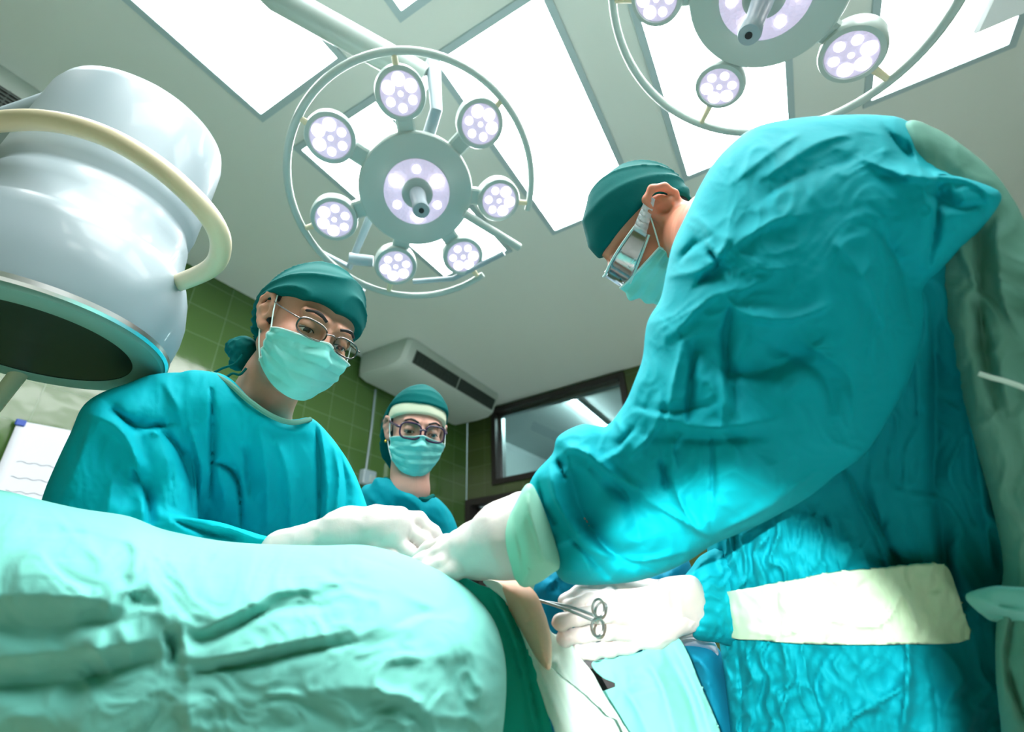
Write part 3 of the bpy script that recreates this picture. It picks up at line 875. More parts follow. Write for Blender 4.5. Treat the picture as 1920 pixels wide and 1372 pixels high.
# added fill lamp, unseen behind the viewer, to brighten the surgeon's front and lower glove
lp_ = vec(-.20, -.55, 1.15); tgt = W(1390, 1300, .56); ln = nrm(tgt - lp_)
root = empty('added_fill_lamp', (-.15, -.75, 0), 'added fill lamp on a floor stand, out of view behind the viewer', 'lamp')
MB().lathe(lp_, ln, [(.02, -.10), (.06, -.08), (.085, -.03), (.09, 0), (.08, 0), (.07, -.03), (0, -.03)], 40).build('lamp_shade', M['white'], root)
MB().lathe(lp_, ln, [(0, -.012), (.07, -.012), (.07, -.008), (0, -.008)], 40).build('lamp_lens', M['lens'], root)
MB().tube(spline([vec(-.15, -.75, .05), vec(-.15, -.76, .8), vec(-.15, -.75, 1.08), lp_ - ln * .10], 8), .012, 12).build('pole', M['steel'], root)
MB().lathe(vec(-.15, -.75, .0), Z, [(.2, 0), (.2, .02), (.05, .05), (0, .05)], 40).build('base', M['white'], root)
ld = bpy.data.lights.new('added_fill_spot', 'SPOT'); ld.energy = 80; ld.spot_size = math.radians(18); ld.spot_blend = .35; ld.shadow_soft_size = .012; ld.color = (1, .98, .95)
lo = bpy.data.objects.new('added_fill_spot', ld); COL.objects.link(lo)
lo.matrix_world = Matrix.Translation(Vector(lp_ + ln * .0)) @ Vector(ln).to_track_quat('-Z', 'Y').to_matrix().to_4x4()
mw = lo.matrix_world.copy(); lo.parent = root; lo.matrix_parent_inverse = Matrix.Translation(-root.location); lo.matrix_basis = mw

# ================================================================== PEOPLE
class Head:
    """o: point between the eyes inside the head; g: gaze/face direction; up: crown direction; local frame faces -y"""
    def __init__(s, o, g, up, sc=1.0, female=False, ear=1.0):
        s.ear = ear
        s.o = np.asarray(o, float); s.sc = sc; s.fem = female
        y = -nrm(g); z = nrm(up - y * (up @ y)); x = np.cross(y, z)
        s.Rw = np.stack([x, y, z], 1)      # columns are local axes in the world
    def w(s, p): return s.o + (np.asarray(p, float) * s.sc) @ s.Rw.T
    def loc(s, P): return ((P - s.o.astype(np.float32)) @ s.Rw.astype(np.float32)) / s.sc
    def skull(s, q):
        d = sd_ell(q, (0, .016, .036), (.0755, .097, .090))
        d = smin(d, sd_ell(q, (0, -.028, -.03), (.0625, .066, .082)), .02)
        return d
    def face(s, q):
        j = .9 if s.fem else 1.0
        d = s.skull(q)
        qa = q.copy(); qa[..., 0] = np.abs(qa[..., 0])
        d = smin(d, sd_cap(qa, (.052 * j, .0, -.052), (.018, -.066, -.100), .016, .016), .03)
        d = smin(d, sd_cap(q, (0, -.072, -.100), (0, -.06, -.085), .017, .03), .02)
        d = smin(d, sd_ell(qa, (.041, -.064, -.03), (.024, .024, .022)), .02)          # cheeks
        d = smin(d, sd_cap(qa, (.012, -.088, .022), (.046, -.072, .024), .009, .007), .014)  # brow
        d = smax(d, -sd_ell(qa, (.033, -.104, .000), (.020, .020, .014)), .012)        # sockets
        d = smin(d, sd_cap(q, (0, -.092, .006), (0, -.113, -.036), .006, .0095), .010)     # nose
        d = smin(d, sd_ell(qa, (.013, -.101, -.040), (.009, .012, .008)), .006)
        d = smax(d, -sd_ell(qa, (.007, -.107, -.050), (.004, .006, .004)), .003)
        d = smin(d, sd_cap(qa, (0, -.097, -.064), (.02, -.088, -.066), .0065, .003), .006)   # lips
        d = smin(d, sd_cap(qa, (0, -.095, -.074), (.018, -.087, -.073), .007, .003), .005)
        # upper and lower eyelids round the eyeball
        lid = sd_ell(qa, (.033, -.0775, .000), (.0142, .0142, .0142))
        slit = np.abs((qa[..., 2] + .0048) + (qa[..., 0] - .033) ** 2 * 7) - .0026
        lid = smax(lid, -np.maximum(slit, -(qa[..., 1] + .078) * -1 - .03), .0015)
        d = smin(d, lid, .004)
        return d
    def ears(s, q):
        qa = q.copy(); qa[..., 0] = np.abs(qa[..., 0])
        ec = np.array([.074, .008, .0], np.float32); qa = (qa - ec) / s.ear + ec
        pts = [(.073, -.006, -.006), (.077, -.008, .012), (.083, .002, .027), (.088, .016, .028), (.090, .026, .016), (.088, .027, .0), (.083, .019, -.014), (.078, .009, -.024), (.074, .001, -.030), (.072, -.003, -.024)]
        d = chain(qa, pts, [.0045, .0045, .0048, .005, .005, .0045, .0042, .006, .0068, .005], .004)
        bowl = sd_ell(qa, (.077, .010, .000), (.006, .017, .024))
        d = smin(d, bowl, .006)
        d = smin(d, chain(qa, [(.082, .016, .014), (.085, .015, .0), (.082, .008, -.010)], [.003, .004, .003]), .004)
        d = smax(d, -sd_ell(qa, (.085, .003, -.002), (.008, .007, .010)), .004)
        return d * s.ear
def person(name, label, hd, skin, joints, tr=.72):
    """one continuous body: head with ears, neck, trunk, arms and legs; joints in world coordinates"""
    J = {k: np.asarray(v, float) for k, v in joints.items()}
    neck_t = hd.w((0, .030, -.06)); neck_b = J['neck']
    allp = np.array(list(J.values()) + [hd.o])
    lo = allp.min(0) - .14; hi = allp.max(0) + .14; lo[2] = -.01
    r = .135 * hd.sc
    ax = [axis(lo[i], hi[i], hd.o[i] - r, hd.o[i] + r, .0027, .016) for i in range(3)]
    def fn(P):
        q = hd.loc(P)
        d = smin(hd.face(q) * hd.sc, hd.ears(q) * hd.sc, .004)
        n = chain(P, [neck_t, (neck_t + neck_b) / 2, neck_b], [.050, .050, .056], .02)
        d = smin(d, n, .022)
        b = None
        for k in (('shL', 'elL', 'wrL', 'haL'), ('shR', 'elR', 'wrR', 'haR')):
            c = chain(P, [J[i] for i in k], [.038, .032, .025, .022], .015); b = c if b is None else np.minimum(b, c)
        t = chain(P, [J['neck'] * .4 + J['shL'] * .6, J['neck'] * .4 + J['shR'] * .6], [.034, .034], .02)
        t = smin(t, sd_cap(P, J['shL'], J['shR'], .045 * tr, .045 * tr), .03)
        t = smin(t, chain(P, [J['neck'], J['chest'], J['waist'], J['hip']], [.045, .105 * tr, .10 * tr, .115 * tr], .05), .03)
        for sd in ('L', 'R'):
            t = smin(t, chain(P, [J['hip' + sd], J['kn' + sd], J['an' + sd], J['to' + sd]], [.07, .055, .036, .03], .02), .03)
        d = smin(d, smin(b, t, .02), .02)
        return d
    o = sdf_obj(name, fn, *ax, skin, None, 1)
    o['label'] = label; o['category'] = 'person'
    # eyes under the lids
    for sx in (-1, 1):
        c = hd.w((sx * .033, -.0775, .0)); g = hd.w((sx * .033, -.0890, -.0065)); g2 = nrm(g - c)
        mb = MB(); mb.lathe(c, g2, [(.0132 * math.sin(t) * hd.sc, -.0132 * math.cos(t) * hd.sc) for t in np.linspace(.05, math.pi - .48, 20)], 24)
        e = mb.build('eye', M['eye'], o)
        MB().lathe(c, g2, [(.0132 * math.sin(t) * hd.sc, -.0133 * math.cos(t) * hd.sc) for t in np.linspace(math.pi - .5, math.pi - .001, 8)], 24).build('iris', M['iris'], e)
        P = [hd.w((sx * x, y, z)) for x, y, z in ((.014, -.0965, .0225), (.026, -.0965, .0275), (.038, -.0905, .0285), (.050, -.0805, .0235))]
        MB().tube(spline(P, 5), [.0028] * 5 + [.0033] * 5 + [.0025] * 5 + [.001], 8).build('eyebrow', M['hair'], o)
        P = [hd.w((sx * x, y, z)) for x, y, z in ((.020, -.0865, -.004), (.027, -.0918, -.0015), (.034, -.0925, -.0014), (.041, -.0898, -.0028), (.047, -.084, -.006))]
        MB().tube(spline(P, 5), .0011, 6).build('eyelashes', M['hair'], o)
    return o
def cap_part(hd, root, material, name='scrub_cap', infl=.009, base=.034, slope=.27, back=7.0, drop=0.0, seed=0, bag=None, top=None, band=None, fold=.004):
    ctr = hd.o
    r = .150 * hd.sc
    def fn(P):
        q = hd.loc(P)
        d = hd.skull(q) - infl
        if bag is not None: d = smin(d, sd_ell(q, bag[0], bag[1]), .03)
        y = q[..., 1]
        zm = base - slope * y - back * np.maximum(y, 0) ** 2 - drop * (np.maximum(y - .01, 0) / .08)
        cut = zm - q[..., 2]
        if band is not None: cut = np.maximum(cut, q[..., 2] - zm - band)
        d = smax(d, cut * .9, .004)
        # cloth folds wrap round the crown from the knot at the nape
        a = np.arctan2(q[..., 2] + .03, .14 - y)
        rr = (1 - np.abs(pnoise(a * 4.5 + seed, q[..., 0] * 9, seed))) ** 3
        return (d - fold * rr) * hd.sc
    h = .0030
    ax = [np.arange(ctr[i] - r - .02, ctr[i] + r + .02, h) for i in range(3)]
    return sdf_obj(name, fn, *ax, material, root, 1)
def hair_part(hd, root, zlo=-.055, ymin=-.008, infl=.0035):
    r = .12
    def fn(P):
        q = hd.loc(P)
        d = hd.skull(q) - infl
        side = np.maximum(ymin - q[..., 1], zlo + .5 * np.maximum(-q[..., 1] + .02, 0) - q[..., 2])
        return smax(d, side, .003) * hd.sc
    ax = [np.arange(hd.o[i] - r, hd.o[i] + r, .004) for i in range(3)]
    return sdf_obj('hair', fn, *ax, M['hair'], root, 1)
def mask_part(hd, root, seed=0, top=-.014, amax=60, chin=-.120):
    NU, NV = 61, 45
    th = np.radians(np.linspace(-amax, amax, NU)); vv = np.linspace(0, 1, NV)
    TH, V = np.meshgrid(th, vv, indexing='ij'); A = np.abs(TH) / math.radians(amax)
    zt = top - .014 * A ** 1.3 + .004 * (1 - np.clip(A * 5, 0, 1)); zb = chin + .034 * A ** 1.8
    Zv = zt * (1 - V) + zb * V
    oy = -.012 - .0 * V
    O = np.stack([0 * TH, np.full(TH.shape, -.012), Zv], -1); D = np.stack([np.sin(TH), -np.cos(TH), 0 * TH], -1)
    t = np.full(TH.shape, .2)
    for _ in range(50):
        P = (O + D * t[..., None]).astype(np.float32); t = t - hd.face(P).astype(float) * .8
    t = t.clip(.03, .2)
    R = t.copy()
    # paper bridges the hollows: running maximum, then smoothing
    for _ in range(3): R = np.maximum(R, blur2(R, 3))
    nose = R[:, NV // 3][:, None]
    tent = np.clip((V - .3) / .45, 0, 1)
    R = np.maximum(R, (nose + .004) * (1 - .12 * tent ** 2) * (1 - .28 * np.clip((V - .8) / .2, 0, 1)))
    R = blur2(R, 1) + .0035
    pl = np.abs(((V * 4.3 + .15 * np.sin(3 * TH)) % 1) - .5) * 2
    R += .0042 * (pl ** .7) * np.cos(TH * .9).clip(0, 1) + .0045 * (ridged(TH * 1.3 + seed, V * 2.6, seed, 3) - .4) + .002 * pnoise(TH * 5, V * 6, seed)
    P = O + D * R[..., None]
    P[..., 2] += 0
    Wd = hd.w(P.reshape(-1, 3))
    idx = np.arange(NU * NV).reshape(NU, NV)
    F4 = np.stack([idx[:-1, :-1].ravel(), idx[1:, :-1].ravel(), idx[1:, 1:].ravel(), idx[:-1, 1:].ravel()], 1)
    o = mk('face_mask', Wd, F4, M['mask']); md = o.modifiers.new('s', 'SOLIDIFY'); md.thickness = .0014; md.offset = 0
    md2 = o.modifiers.new('sub', 'SUBSURF'); md2.levels = 1; md2.render_levels = 1
    setp(o, root)
    G = Wd.reshape(NU, NV, 3)
    MB().tube(G[:, 0], .0018, 8).build('top_binding', M['maskedge'], o)
    for i in (0, -1): MB().tube(G[i, :], .0018, 8).build('side_binding', M['maskedge'], o)
    for sx, i in ((-1, 0), (1, -1)):
        for j, e in ((0, (.080, -.004, .030)), (NV - 1, (.076, .004, -.032))):
            e = hd.w((sx * e[0], e[1], e[2])); a = G[i, j]
            mid = (a + e) / 2 + (hd.w((sx * .09, -.02, 0)) - hd.w((sx * .08, -.02, 0))) * .15
            MB().tube(spline([a, mid, e], 6), .0013, 6).build('ear_loop', M['maskedge'], o)
    return o
def glasses_part(hd, root, material, w=.026, h=.017, r=.0013, sq=2.6, y=-.113, z=-.002, tilt=.15, thick_temple=False):
    def rim(sx):
        t = np.linspace(0, 2 * math.pi, 40, endpoint=False)
        c, s_ = np.cos(t), np.sin(t)
        X = np.sign(c) * np.abs(c) ** (2 / sq) * w; Zz = np.sign(s_) * np.abs(s_) ** (2 / sq) * h
        x = sx * (.0335 + X); yy = y + .35 * np.maximum(np.abs(x) - .01, 0) ** 1.0 * .55 - Zz * -tilt
        return np.stack([x, yy, z + Zz], 1)
    fr = MB()
    for sx in (-1, 1): fr.tube(hd.w(rim(sx)), r * 1.15, 8, closed=True)
    fr.tube(hd.w(spline([(-.0095, y, z + .004), (0, y - .004, z + .007), (.0095, y, z + .004)], 6)), r * 1.2, 8)
    fr = fr.build('glasses', material, root)
    for sx in (-1, 1):
        P = spline([(sx * (.0335 + w), y + .011, z + .007), (sx * .068, y + .022, z + .008), (sx * .079, -.03, z + .016), (sx * .080, .012, z + .024)], 8)
        MB().tube(hd.w(P), r * (1.5 if thick_temple else 1.0), 8).build('temple', material, fr)
        R = rim(sx); c = R.mean(0); V = np.concatenate([[c + [0, -.001, 0]], R]); n = len(R)
        f = [(0, 1 + k, 1 + (k + 1) % n) for k in range(n)]
        l = mk('lens', hd.w(V), f, M['lensglass']); setp(l, fr)
    return fr

def glove(name, chains, root, material, pad=.05, h=.0024, k=.005, label=None, extra=None, seed=0, wr=.0012):
    """hand in a latex glove: palm and five separate fingers as tapering chains; kk keeps fingers apart"""
    allp = np.concatenate([np.asarray(c[0], float) for c in chains])
    ax = box_axes(allp, pad, h)
    def fn(P):
        palm = None; fing = None
        for pts, rad, kind in chains:
            c = chain(P, pts, rad, .006)
            if kind == 'palm': palm = c if palm is None else smin(palm, c, .016)
            else: fing = c if fing is None else smin(fing, c, .0010)
        d = palm if fing is None else smin(palm, fing, k)
        n = (1 - np.abs(pnoise(P[..., 0] * 38 + seed, P[..., 1] * 38, P[..., 2] * 38))) ** 4
        return d - wr * n
    o = sdf_obj(name, fn, *ax, material, root, 1)
    if label: o['label'] = label
    return o
def Wc(P): return [W(x, y, s) for x, y, s in P]
def pr(px, s): return px * s / F_PX

def folds(sc=1.0, ang=0.0, an=2.2, seed=0, amp=.006, fine=.0015, warp=.6):
    """long soft creases running along direction ang (radians, frame), with finer crinkles between"""
    c, s_ = math.cos(ang), math.sin(ang)
    def fn(px, py, s):
        u = (px * c + py * s_) / 100; v = (-px * s_ + py * c) / 100
        wx = pnoise(u * .8 + seed, v * .8, 3.1) * warp; wy = pnoise(u * .8, v * .8 + seed, 9.7) * warp
        a = ridged(u / an * sc + wx, v * sc + wy, seed, 3) - .35
        b = ridged(u / an * sc * 2.3 + wx * 2, v * sc * 2.3 + wy * 2, seed + 5, 3) - .35
        cc = ridged(u * sc * 3.5 + wx * 3, v * sc * 5 + wy * 3, seed + 8, 2) - .5
        return amp * a * (.6 + pnoise(u * .5, v * .5, seed + 2)) + amp * .4 * b + fine * cc
    return fn

# ------------------------------------------------------------------ first assistant (left)
hdA = Head(W(577, 622, .91), camv(.66, -.15, .73), camv(.42, .86, -.2), 1.0)
nkA = W(492, 752, .90)
pA = person('person', 'left person in teal gown, dark cap, mint mask and thin metal glasses', hdA, M['skin'], dict(
    neck=nkA, shL=W(600, 880, .96), shR=W(255, 835, .84), elL=W(660, 1010, .96), wrL=W(640, 1060, .80), haL=W(690, 1040, .72), elR=W(190, 1030, .76), wrR=W(520, 1058, .72), haR=W(620, 1020, .66),
    chest=W(430, 920, .95), waist=W(430, 1130, .99), hip=W(430, 1280, 1.03),
    hipL=(-.30, 1.02, .80), hipR=(-.50, .92, .80), knL=(-.29, 1.01, .45), knR=(-.51, .90, .45), anL=(-.29, 1.04, .08), anR=(-.51, .93, .08), toL=(-.25, .93, .03), toR=(-.45, .82, .03)))
cap_part(hdA, pA, M['cap'], base=.036, slope=.22, back=13, drop=.03, seed=3, infl=.009, bag=((0, .055, .015), (.080, .082, .088)), fold=.008)
hair_part(hdA, pA)
mask_part(hdA, pA, 1)
glasses_part(hdA, pA, M['frame_m'], w=.025, h=.015)
# knot and trailing ties of the cap
kn = W(458, 655, .93)
mb = MB()
def blobfn(P):
    d = sd_ell(P, kn, (.022, .020, .026)); d = smin(d, sd_ell(P, kn + vec(-.018, 0, .006), (.018, .012, .018)), .01); d = smin(d, sd_ell(P, kn + vec(-.004, 0, -.026), (.016, .013, .020)), .01)
    return d - .004 * (1 - np.abs(pnoise(P[..., 0] * 60, P[..., 1] * 60, P[..., 2] * 60))) ** 3
ct = sdf_obj('cap_knot', blobfn, *box_axes([kn], .06, .003), M['cap'], pA, 1)
for q in (((455, 665), (440, 682), (418, 690), (402, 698)), ((462, 690), (450, 702), (436, 700), (424, 708))):
    P = [W(x, y, .86 - .006 * i) for i, (x, y) in enumerate(q)]
    MB().tube(spline(P, 6), .0022, 6).build('cap_tie', M['cap'], ct)
gA = [
 Piece([(432, 712), (400, 702), (340, 698), (285, 702), (240, 718), (190, 738), (150, 770), (130, 830), (100, 900), (85, 960), (80, 1100), (80, 1700), (720, 1700), (715, 1150), (700, 1000), (680, 925), (655, 868), (625, 825), (596, 796), (578, 783), (545, 786), (505, 772), (465, 745)],
       [(250, 750, .86), (450, 760, .88), (600, 820, .96), (300, 1100, .94), (650, 1100, 1.00), (400, 1600, 1.05)], .075, .10),
 Piece([(345, 704), (398, 701), (430, 715), (468, 749), (508, 777), (546, 789), (582, 785), (612, 812), (640, 860), (640, 930), (520, 940), (400, 860), (350, 780)],
       [(400, 710, .84), (500, 780, .83), (590, 800, .90), (600, 930, .93), (400, 850, .85)], .030, .028),
 Piece([(160, 760), (210, 735), (275, 735), (325, 775), (355, 850), (368, 930), (372, 1040), (330, 1120), (60, 1120), (66, 990), (80, 930), (100, 880), (128, 820)],
       [(240, 760, .80), (200, 900, .77), (200, 1080, .74), (330, 900, .79)], .055, .062),
 Piece([(180, 960), (300, 965), (400, 976), (450, 990), (505, 1006), (560, 1012), (600, 1022), (600, 1110), (100, 1120)],
       [(200, 1000, .76), (400, 1030, .73), (600, 1060, .70)], .040, .040),
]
SA = [ # ridges positive, valleys negative
 ([(150, 768), (218, 800), (255, 862), (268, 940), (262, 1000)], 13, 0.0232), ([(205, 763), (255, 800), (312, 797)], 9, -0.0380), ([(240, 795), (300, 815)], 9, 0.0130),
 ([(302, 806), (335, 845), (356, 900), (362, 960)], 9, -0.0380), ([(252, 880), (275, 930), (282, 985)], 11, -0.0380), ([(355, 800), (376, 870), (374, 940)], 9, 0.0203), ([(396, 728), (398, 830), (394, 935)], 4, -0.0247),
 ([(404, 868), (432, 882), (447, 915), (452, 985)], 4, -0.0296), ([(410, 880), (425, 960)], 12, 0.0116), ([(178, 770), (150, 860), (120, 930)], 14, 0.0116), ([(210, 900), (200, 970), (190, 1010)], 16, 0.0145),
 ([(520, 830), (540, 900), (545, 1000)], 10, 0.0145), ([(486, 800), (500, 900), (500, 1000)], 12, 0.0145), ([(460, 830), (470, 930)], 8, -0.0197), ([(600, 800), (612, 900), (610, 1010)], 5, 0.0130), ([(592, 800), (598, 900), (596, 1010)], 4, -0.0247),
 ([(640, 850), (650, 930), (640, 1010)], 9, -0.0296), ([(625, 830), (635, 900), (625, 990)], 7, 0.0130), ([(300, 705), (330, 760), (345, 800)], 8, 0.0087), ([(430, 740), (520, 800), (590, 812)], 12, 0.0058),
 ([(380, 985), (430, 992), (480, 1010)], 6, 0.0145), ([(330, 978), (390, 1000), (450, 1012)], 5, -0.0247), ([(240, 1000), (340, 1010), (420, 1020)], 8, 0.0116)]
gownA = cloth('gown', gA, M['gown_a'], pA, step=4, ds=.005, k=.022, S=SA, nfn=folds(1.1, 1.45, 3.0, 4, .005, .0012))
# neckband and shoulder tie
P = [W(x, y, s) for x, y, s in ((396, 700, .835), (430, 719, .812), (468, 752, .803), (510, 780, .808), (548, 792, .83), (582, 786, .87))]
MB().tube(spline(P, 8), .0045, 10).build('neck_binding', M['flap'], gownA)
# right gloved hand resting on the drape, fingers bent down
gl = glove('glove', [
  (Wc([(530, 1035, .67), (600, 1020, .66), (650, 1000, .655)]), [.030, .031, .033], 'palm'),
  (Wc([(650, 1000, .655), (705, 985, .65), (745, 978, .65)]), [.030, .026, .020], 'palm'),
  (Wc([(660, 1010, .65), (730, 1000, .64)]), [.026, .022], 'palm'),
  (Wc([(712, 972, .655), (752, 985, .652), (790, 1012, .648), (815, 1030, .645)]), [.0115, .0105, .0095, .0082], 'f'),
  (Wc([(735, 970, .665), (785, 975, .668), (812, 1000, .664), (832, 1022, .66)]), [.0115, .0105, .0095, .008], 'f'),
  (Wc([(700, 990, .645), (735, 1010, .635), (765, 1035, .63), (785, 1052, .63)]), [.0115, .0105, .0095, .0082], 'f'),
  (Wc([(680, 1005, .635), (705, 1028, .625), (735, 1046, .62), (755, 1058, .62)]), [.0105, .0095, .0085, .0075], 'f'),
  (Wc([(680, 985, .675), (740, 990, .69), (790, 1018, .69), (820, 1035, .68)]), [.012, .011, .010, .009], 'f'),
 ], pA, M['glove'], seed=2)

# ------------------------------------------------------------------ second assistant (behind, centre)
hdB = Head(W(780, 809, 1.40), camv(.36, .12, .93), camv(.144, .963, -.18), 1.0, True)
nkB = W(768, 918, 1.33)
pB = person('person', 'person behind, centre, with purple rimmed glasses, cream headband, teal cap and mint mask', hdB, M['skin2'], dict(
    neck=nkB, shL=W(825, 1000, 1.44), shR=W(690, 990, 1.40), elL=W(850, 1120, 1.40), wrL=W(880, 1210, 1.2), haL=W(890, 1230, 1.14), elR=W(650, 1130, 1.36), wrR=W(690, 1200, 1.16), haR=W(700, 1210, 1.10),
    chest=W(755, 1030, 1.42), waist=W(755, 1190, 1.44), hip=W(755, 1280, 1.45),
    hipL=(-.20, 1.50, .82), hipR=(-.38, 1.46, .82), knL=(-.20, 1.49, .45), knR=(-.39, 1.45, .45), anL=(-.20, 1.52, .08), anR=(-.39, 1.48, .08), toL=(-.18, 1.40, .03), toR=(-.36, 1.36, .03)))
cap_part(hdB, pB, M['cap'], base=.062, slope=.24, back=26, drop=.06, seed=8, infl=.012, bag=((0, .062, -.015), (.090, .072, .118)), fold=.004)
cap_part(hdB, pB, mat('cream_headband', (226, 230, 200), .7, bump=CL), name='headband', base=.024, slope=.30, back=12, infl=.0075, fold=.001, seed=1)
hair_part(hdB, pB, zlo=-.075, ymin=-.012, infl=.004)
mask_part(hdB, pB, 6)
glasses_part(hdB, pB, M['frame_p'], w=.0275, h=.0215, r=.0023, sq=3.0, thick_temple=True)
for sx in (-1,):
    MB().lathe(hdB.w((sx * .080, .0, -.040)), Z, [(0, -.005), (.0035, -.003), (.0045, 0), (.0035, .003), (0, .005)], 12).build('earring', mat('gold', (200, 170, 70), .25, metal=1), pB)
gB = [Piece([(706, 905), (680, 912), (668, 945), (655, 990), (645, 1060), (640, 1320), (880, 1320), (872, 1060), (862, 1005), (848, 965), (826, 938), (812, 930), (795, 930), (768, 918), (738, 902), (722, 896)],
            [(680, 930, 1.38), (780, 930, 1.38), (850, 980, 1.43), (750, 1200, 1.42)], .08, .11),
  Piece([(700, 900), (722, 897), (740, 905), (768, 921), (795, 934), (812, 933), (835, 960), (830, 1010), (760, 1010), (700, 960)], [(722, 900, 1.32), (768, 930, 1.29), (812, 940, 1.34), (760, 1010, 1.34)], .04, .04)]
SB = [([(690, 930), (740, 970), (800, 1000)], 6, .008), ([(760, 930), (790, 960), (815, 1010)], 6, .010), ([(835, 950), (842, 990)], 4, -.010), ([(700, 950), (720, 1000)], 6, -.010), ([(740, 930), (755, 980)], 5, -.007)]
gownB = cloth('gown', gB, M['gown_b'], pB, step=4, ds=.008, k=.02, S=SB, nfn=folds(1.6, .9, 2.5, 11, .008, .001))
P = [W(x, y, s) for x, y, s in ((722, 898, 1.36), (745, 908, 1.30), (770, 925, 1.288), (795, 936, 1.30), (812, 930, 1.34))]
MB().tube(spline(P, 8), .007, 8).build('neck_binding', M['cap'], gownB)

# ------------------------------------------------------------------ surgeon (right), bending to the left
hdC = Head(W(1217, 438, .89), camv(-.54, -.80, .16), camv(-.80, .55, -.1), 1.0, ear=1.3)
pC = person('person', 'surgeon bending in from the right in a large teal gown and goggles', hdC, M['skin3'], dict(
    neck=W(1345, 430, .68), shL=W(1540, 400, .52), shR=W(1430, 420, .86), elL=W(1420, 840, .50), wrL=W(1010, 990, .56), haL=W(930, 1020, .58), elR=W(1450, 960, .80), wrR=W(1300, 1145, .64), haR=W(1230, 1150, .61),
    chest=W(1560, 640, .68), waist=W(1620, 1030, .68), hip=W(1660, 1260, .68),
    hipL=(.42, .46, .80), hipR=(.42, .66, .80), knL=(.43, .46, .45), knR=(.43, .68, .45), anL=(.46, .46, .08), anR=(.46, .68, .08), toL=(.35, .46, .03), toR=(.35, .68, .03)))
cap_part(hdC, pC, M['cap'], base=.034, slope=.25, back=8, seed=5, infl=.006, fold=.004)
hair_part(hdC, pC)
mask_part(hdC, pC, 9)
# clear wraparound goggles with a crinkled side strap
NU, NV = 33, 9
V = []
for u in np.linspace(-1, 1, NU):
    for v in np.linspace(-1, 1, NV):
        t = u * 1.28; x = math.sin(t) * .079; y = -math.cos(t) * .092 - .020 + .0; z = .002 + v * (.024 - .010 * abs(u) ** 2) + .01 * abs(u)
        V.append((x, y, z))
Fq = [(i * NV + j, (i + 1) * NV + j, (i + 1) * NV + j + 1, i * NV + j + 1) for i in range(NU - 1) for j in range(NV - 1)]
gg = mk('goggles', hdC.w(V), Fq, M['visor']); md = gg.modifiers.new('s', 'SOLIDIFY'); md.thickness = .0016; setp(gg, pC)
Vw = np.array(V).reshape(NU, NV, 3)
MB().tube(hdC.w(Vw[:, -1]), .0020, 8).build('brow_edge', M['maskedge'], gg); MB().tube(hdC.w(Vw[:, 0]), .0018, 8).build('lower_edge', M['maskedge'], gg)
strapm = mat('white_strap', (205, 212, 216), .35, bump=[('noise', 60, .6, .004)])
for sx in (-1, 1):
    mb = MB(); v = []; n = 14
    for i, t in enumerate(np.linspace(0, 1, n)):
        wv = .003 * (i % 2)
        for e in (-1, 1):
            v.append((sx * (.0745 + .010 * t + wv), -.052 + .060 * t, .014 + .016 * t + e * .0125 * (1 - .35 * t)))
    v = hdC.w(v); f = [(2 * i, 2 * i + 1, 2 * i + 3, 2 * i + 2) for i in range(n - 1)]
    so = mk('strap', v, f, strapm); md = so.modifiers.new('s', 'SOLIDIFY'); md.thickness = .002; setp(so, gg)
# gown: trunk
torC = Piece([(1322, 1000), (1333, 1100), (1348, 1200), (1362, 1300), (1370, 1420), (1372, 1800), (2150, 1800), (2150, 900), (1990, 620), (1900, 440), (1845, 335), (1780, 262), (1700, 226), (1600, 222), (1480, 250), (1380, 330), (1330, 420), (1290, 560), (1295, 720), (1300, 880)],
       [(1500, 350, .66), (1850, 400, .62), (1400, 1100, .70), (1700, 1100, .66), (1900, 1100, .64), (1700, 1700, .70)], .15, .15)
ST = [([(1440, 1090), (1420, 1040), (1445, 985)], 5, .008), ([(1480, 1080), (1462, 1000), (1470, 950)], 5, .009), ([(1520, 1075), (1545, 1020), (1520, 960)], 5, .008), ([(1570, 1070), (1560, 1000), (1540, 960)], 5, -.008),
      ([(1600, 1060), (1590, 1010), (1570, 960)], 5, .007), ([(1395, 1100), (1380, 1050), (1395, 1020)], 5, .008), ([(1580, 880), (1640, 1000), (1690, 1120)], 5, .012), ([(1592, 880), (1655, 1000), (1702, 1110)], 6, -.012),
      ([(1760, 940), (1770, 1050), (1800, 1150)], 12, -.022), ([(1750, 600), (1755, 760), (1748, 940)], 16, -.020), ([(1790, 620), (1830, 850), (1860, 1060)], 14, .014),
      ([(1700, 1180), (1702, 1280), (1690, 1372)], 8, .020), ([(1640, 1320), (1690, 1290), (1705, 1260)], 8, .014), ([(1570, 1372), (1620, 1330), (1650, 1330)], 8, .014), ([(1740, 1240), (1760, 1330), (1750, 1400)], 10, -.010),
      ([(1380, 1220), (1390, 1300), (1388, 1400)], 8, -.014), ([(1430, 1220), (1436, 1260), (1420, 1330)], 6, -.010), ([(1470, 1215), (1475, 1300), (1455, 1350)], 6, .010), ([(1520, 1215), (1500, 1300), (1540, 1372)], 7, .010), ([(1550, 1230), (1530, 1290), (1560, 1360)], 7, -.012)]
def crinkle(px, py, s):
    """gathers above and below the belt, strongest at the front"""
    k = np.exp(-((px - 1420) / 190) ** 2) * np.clip((py - 930) / 60, 0, 1)
    wx = pnoise(px / 60, py / 60, 2.2) * 1.0
    a = ridged(px / 26 + wx, py / 95 + wx, 4.4, 2.5) - .4
    b = ridged(px / 13 + wx * 1.3, py / 40, 7.4, 2) - .4
    return k * (.015 * a + .006 * b) + folds(.8, 1.4, 3, 21, .010, .0015)(px, py, s)
gownC = cloth('gown', [torC], M['gown_b'], pC, step=5, ds=.007, k=.02, S=ST, nfn=crinkle)
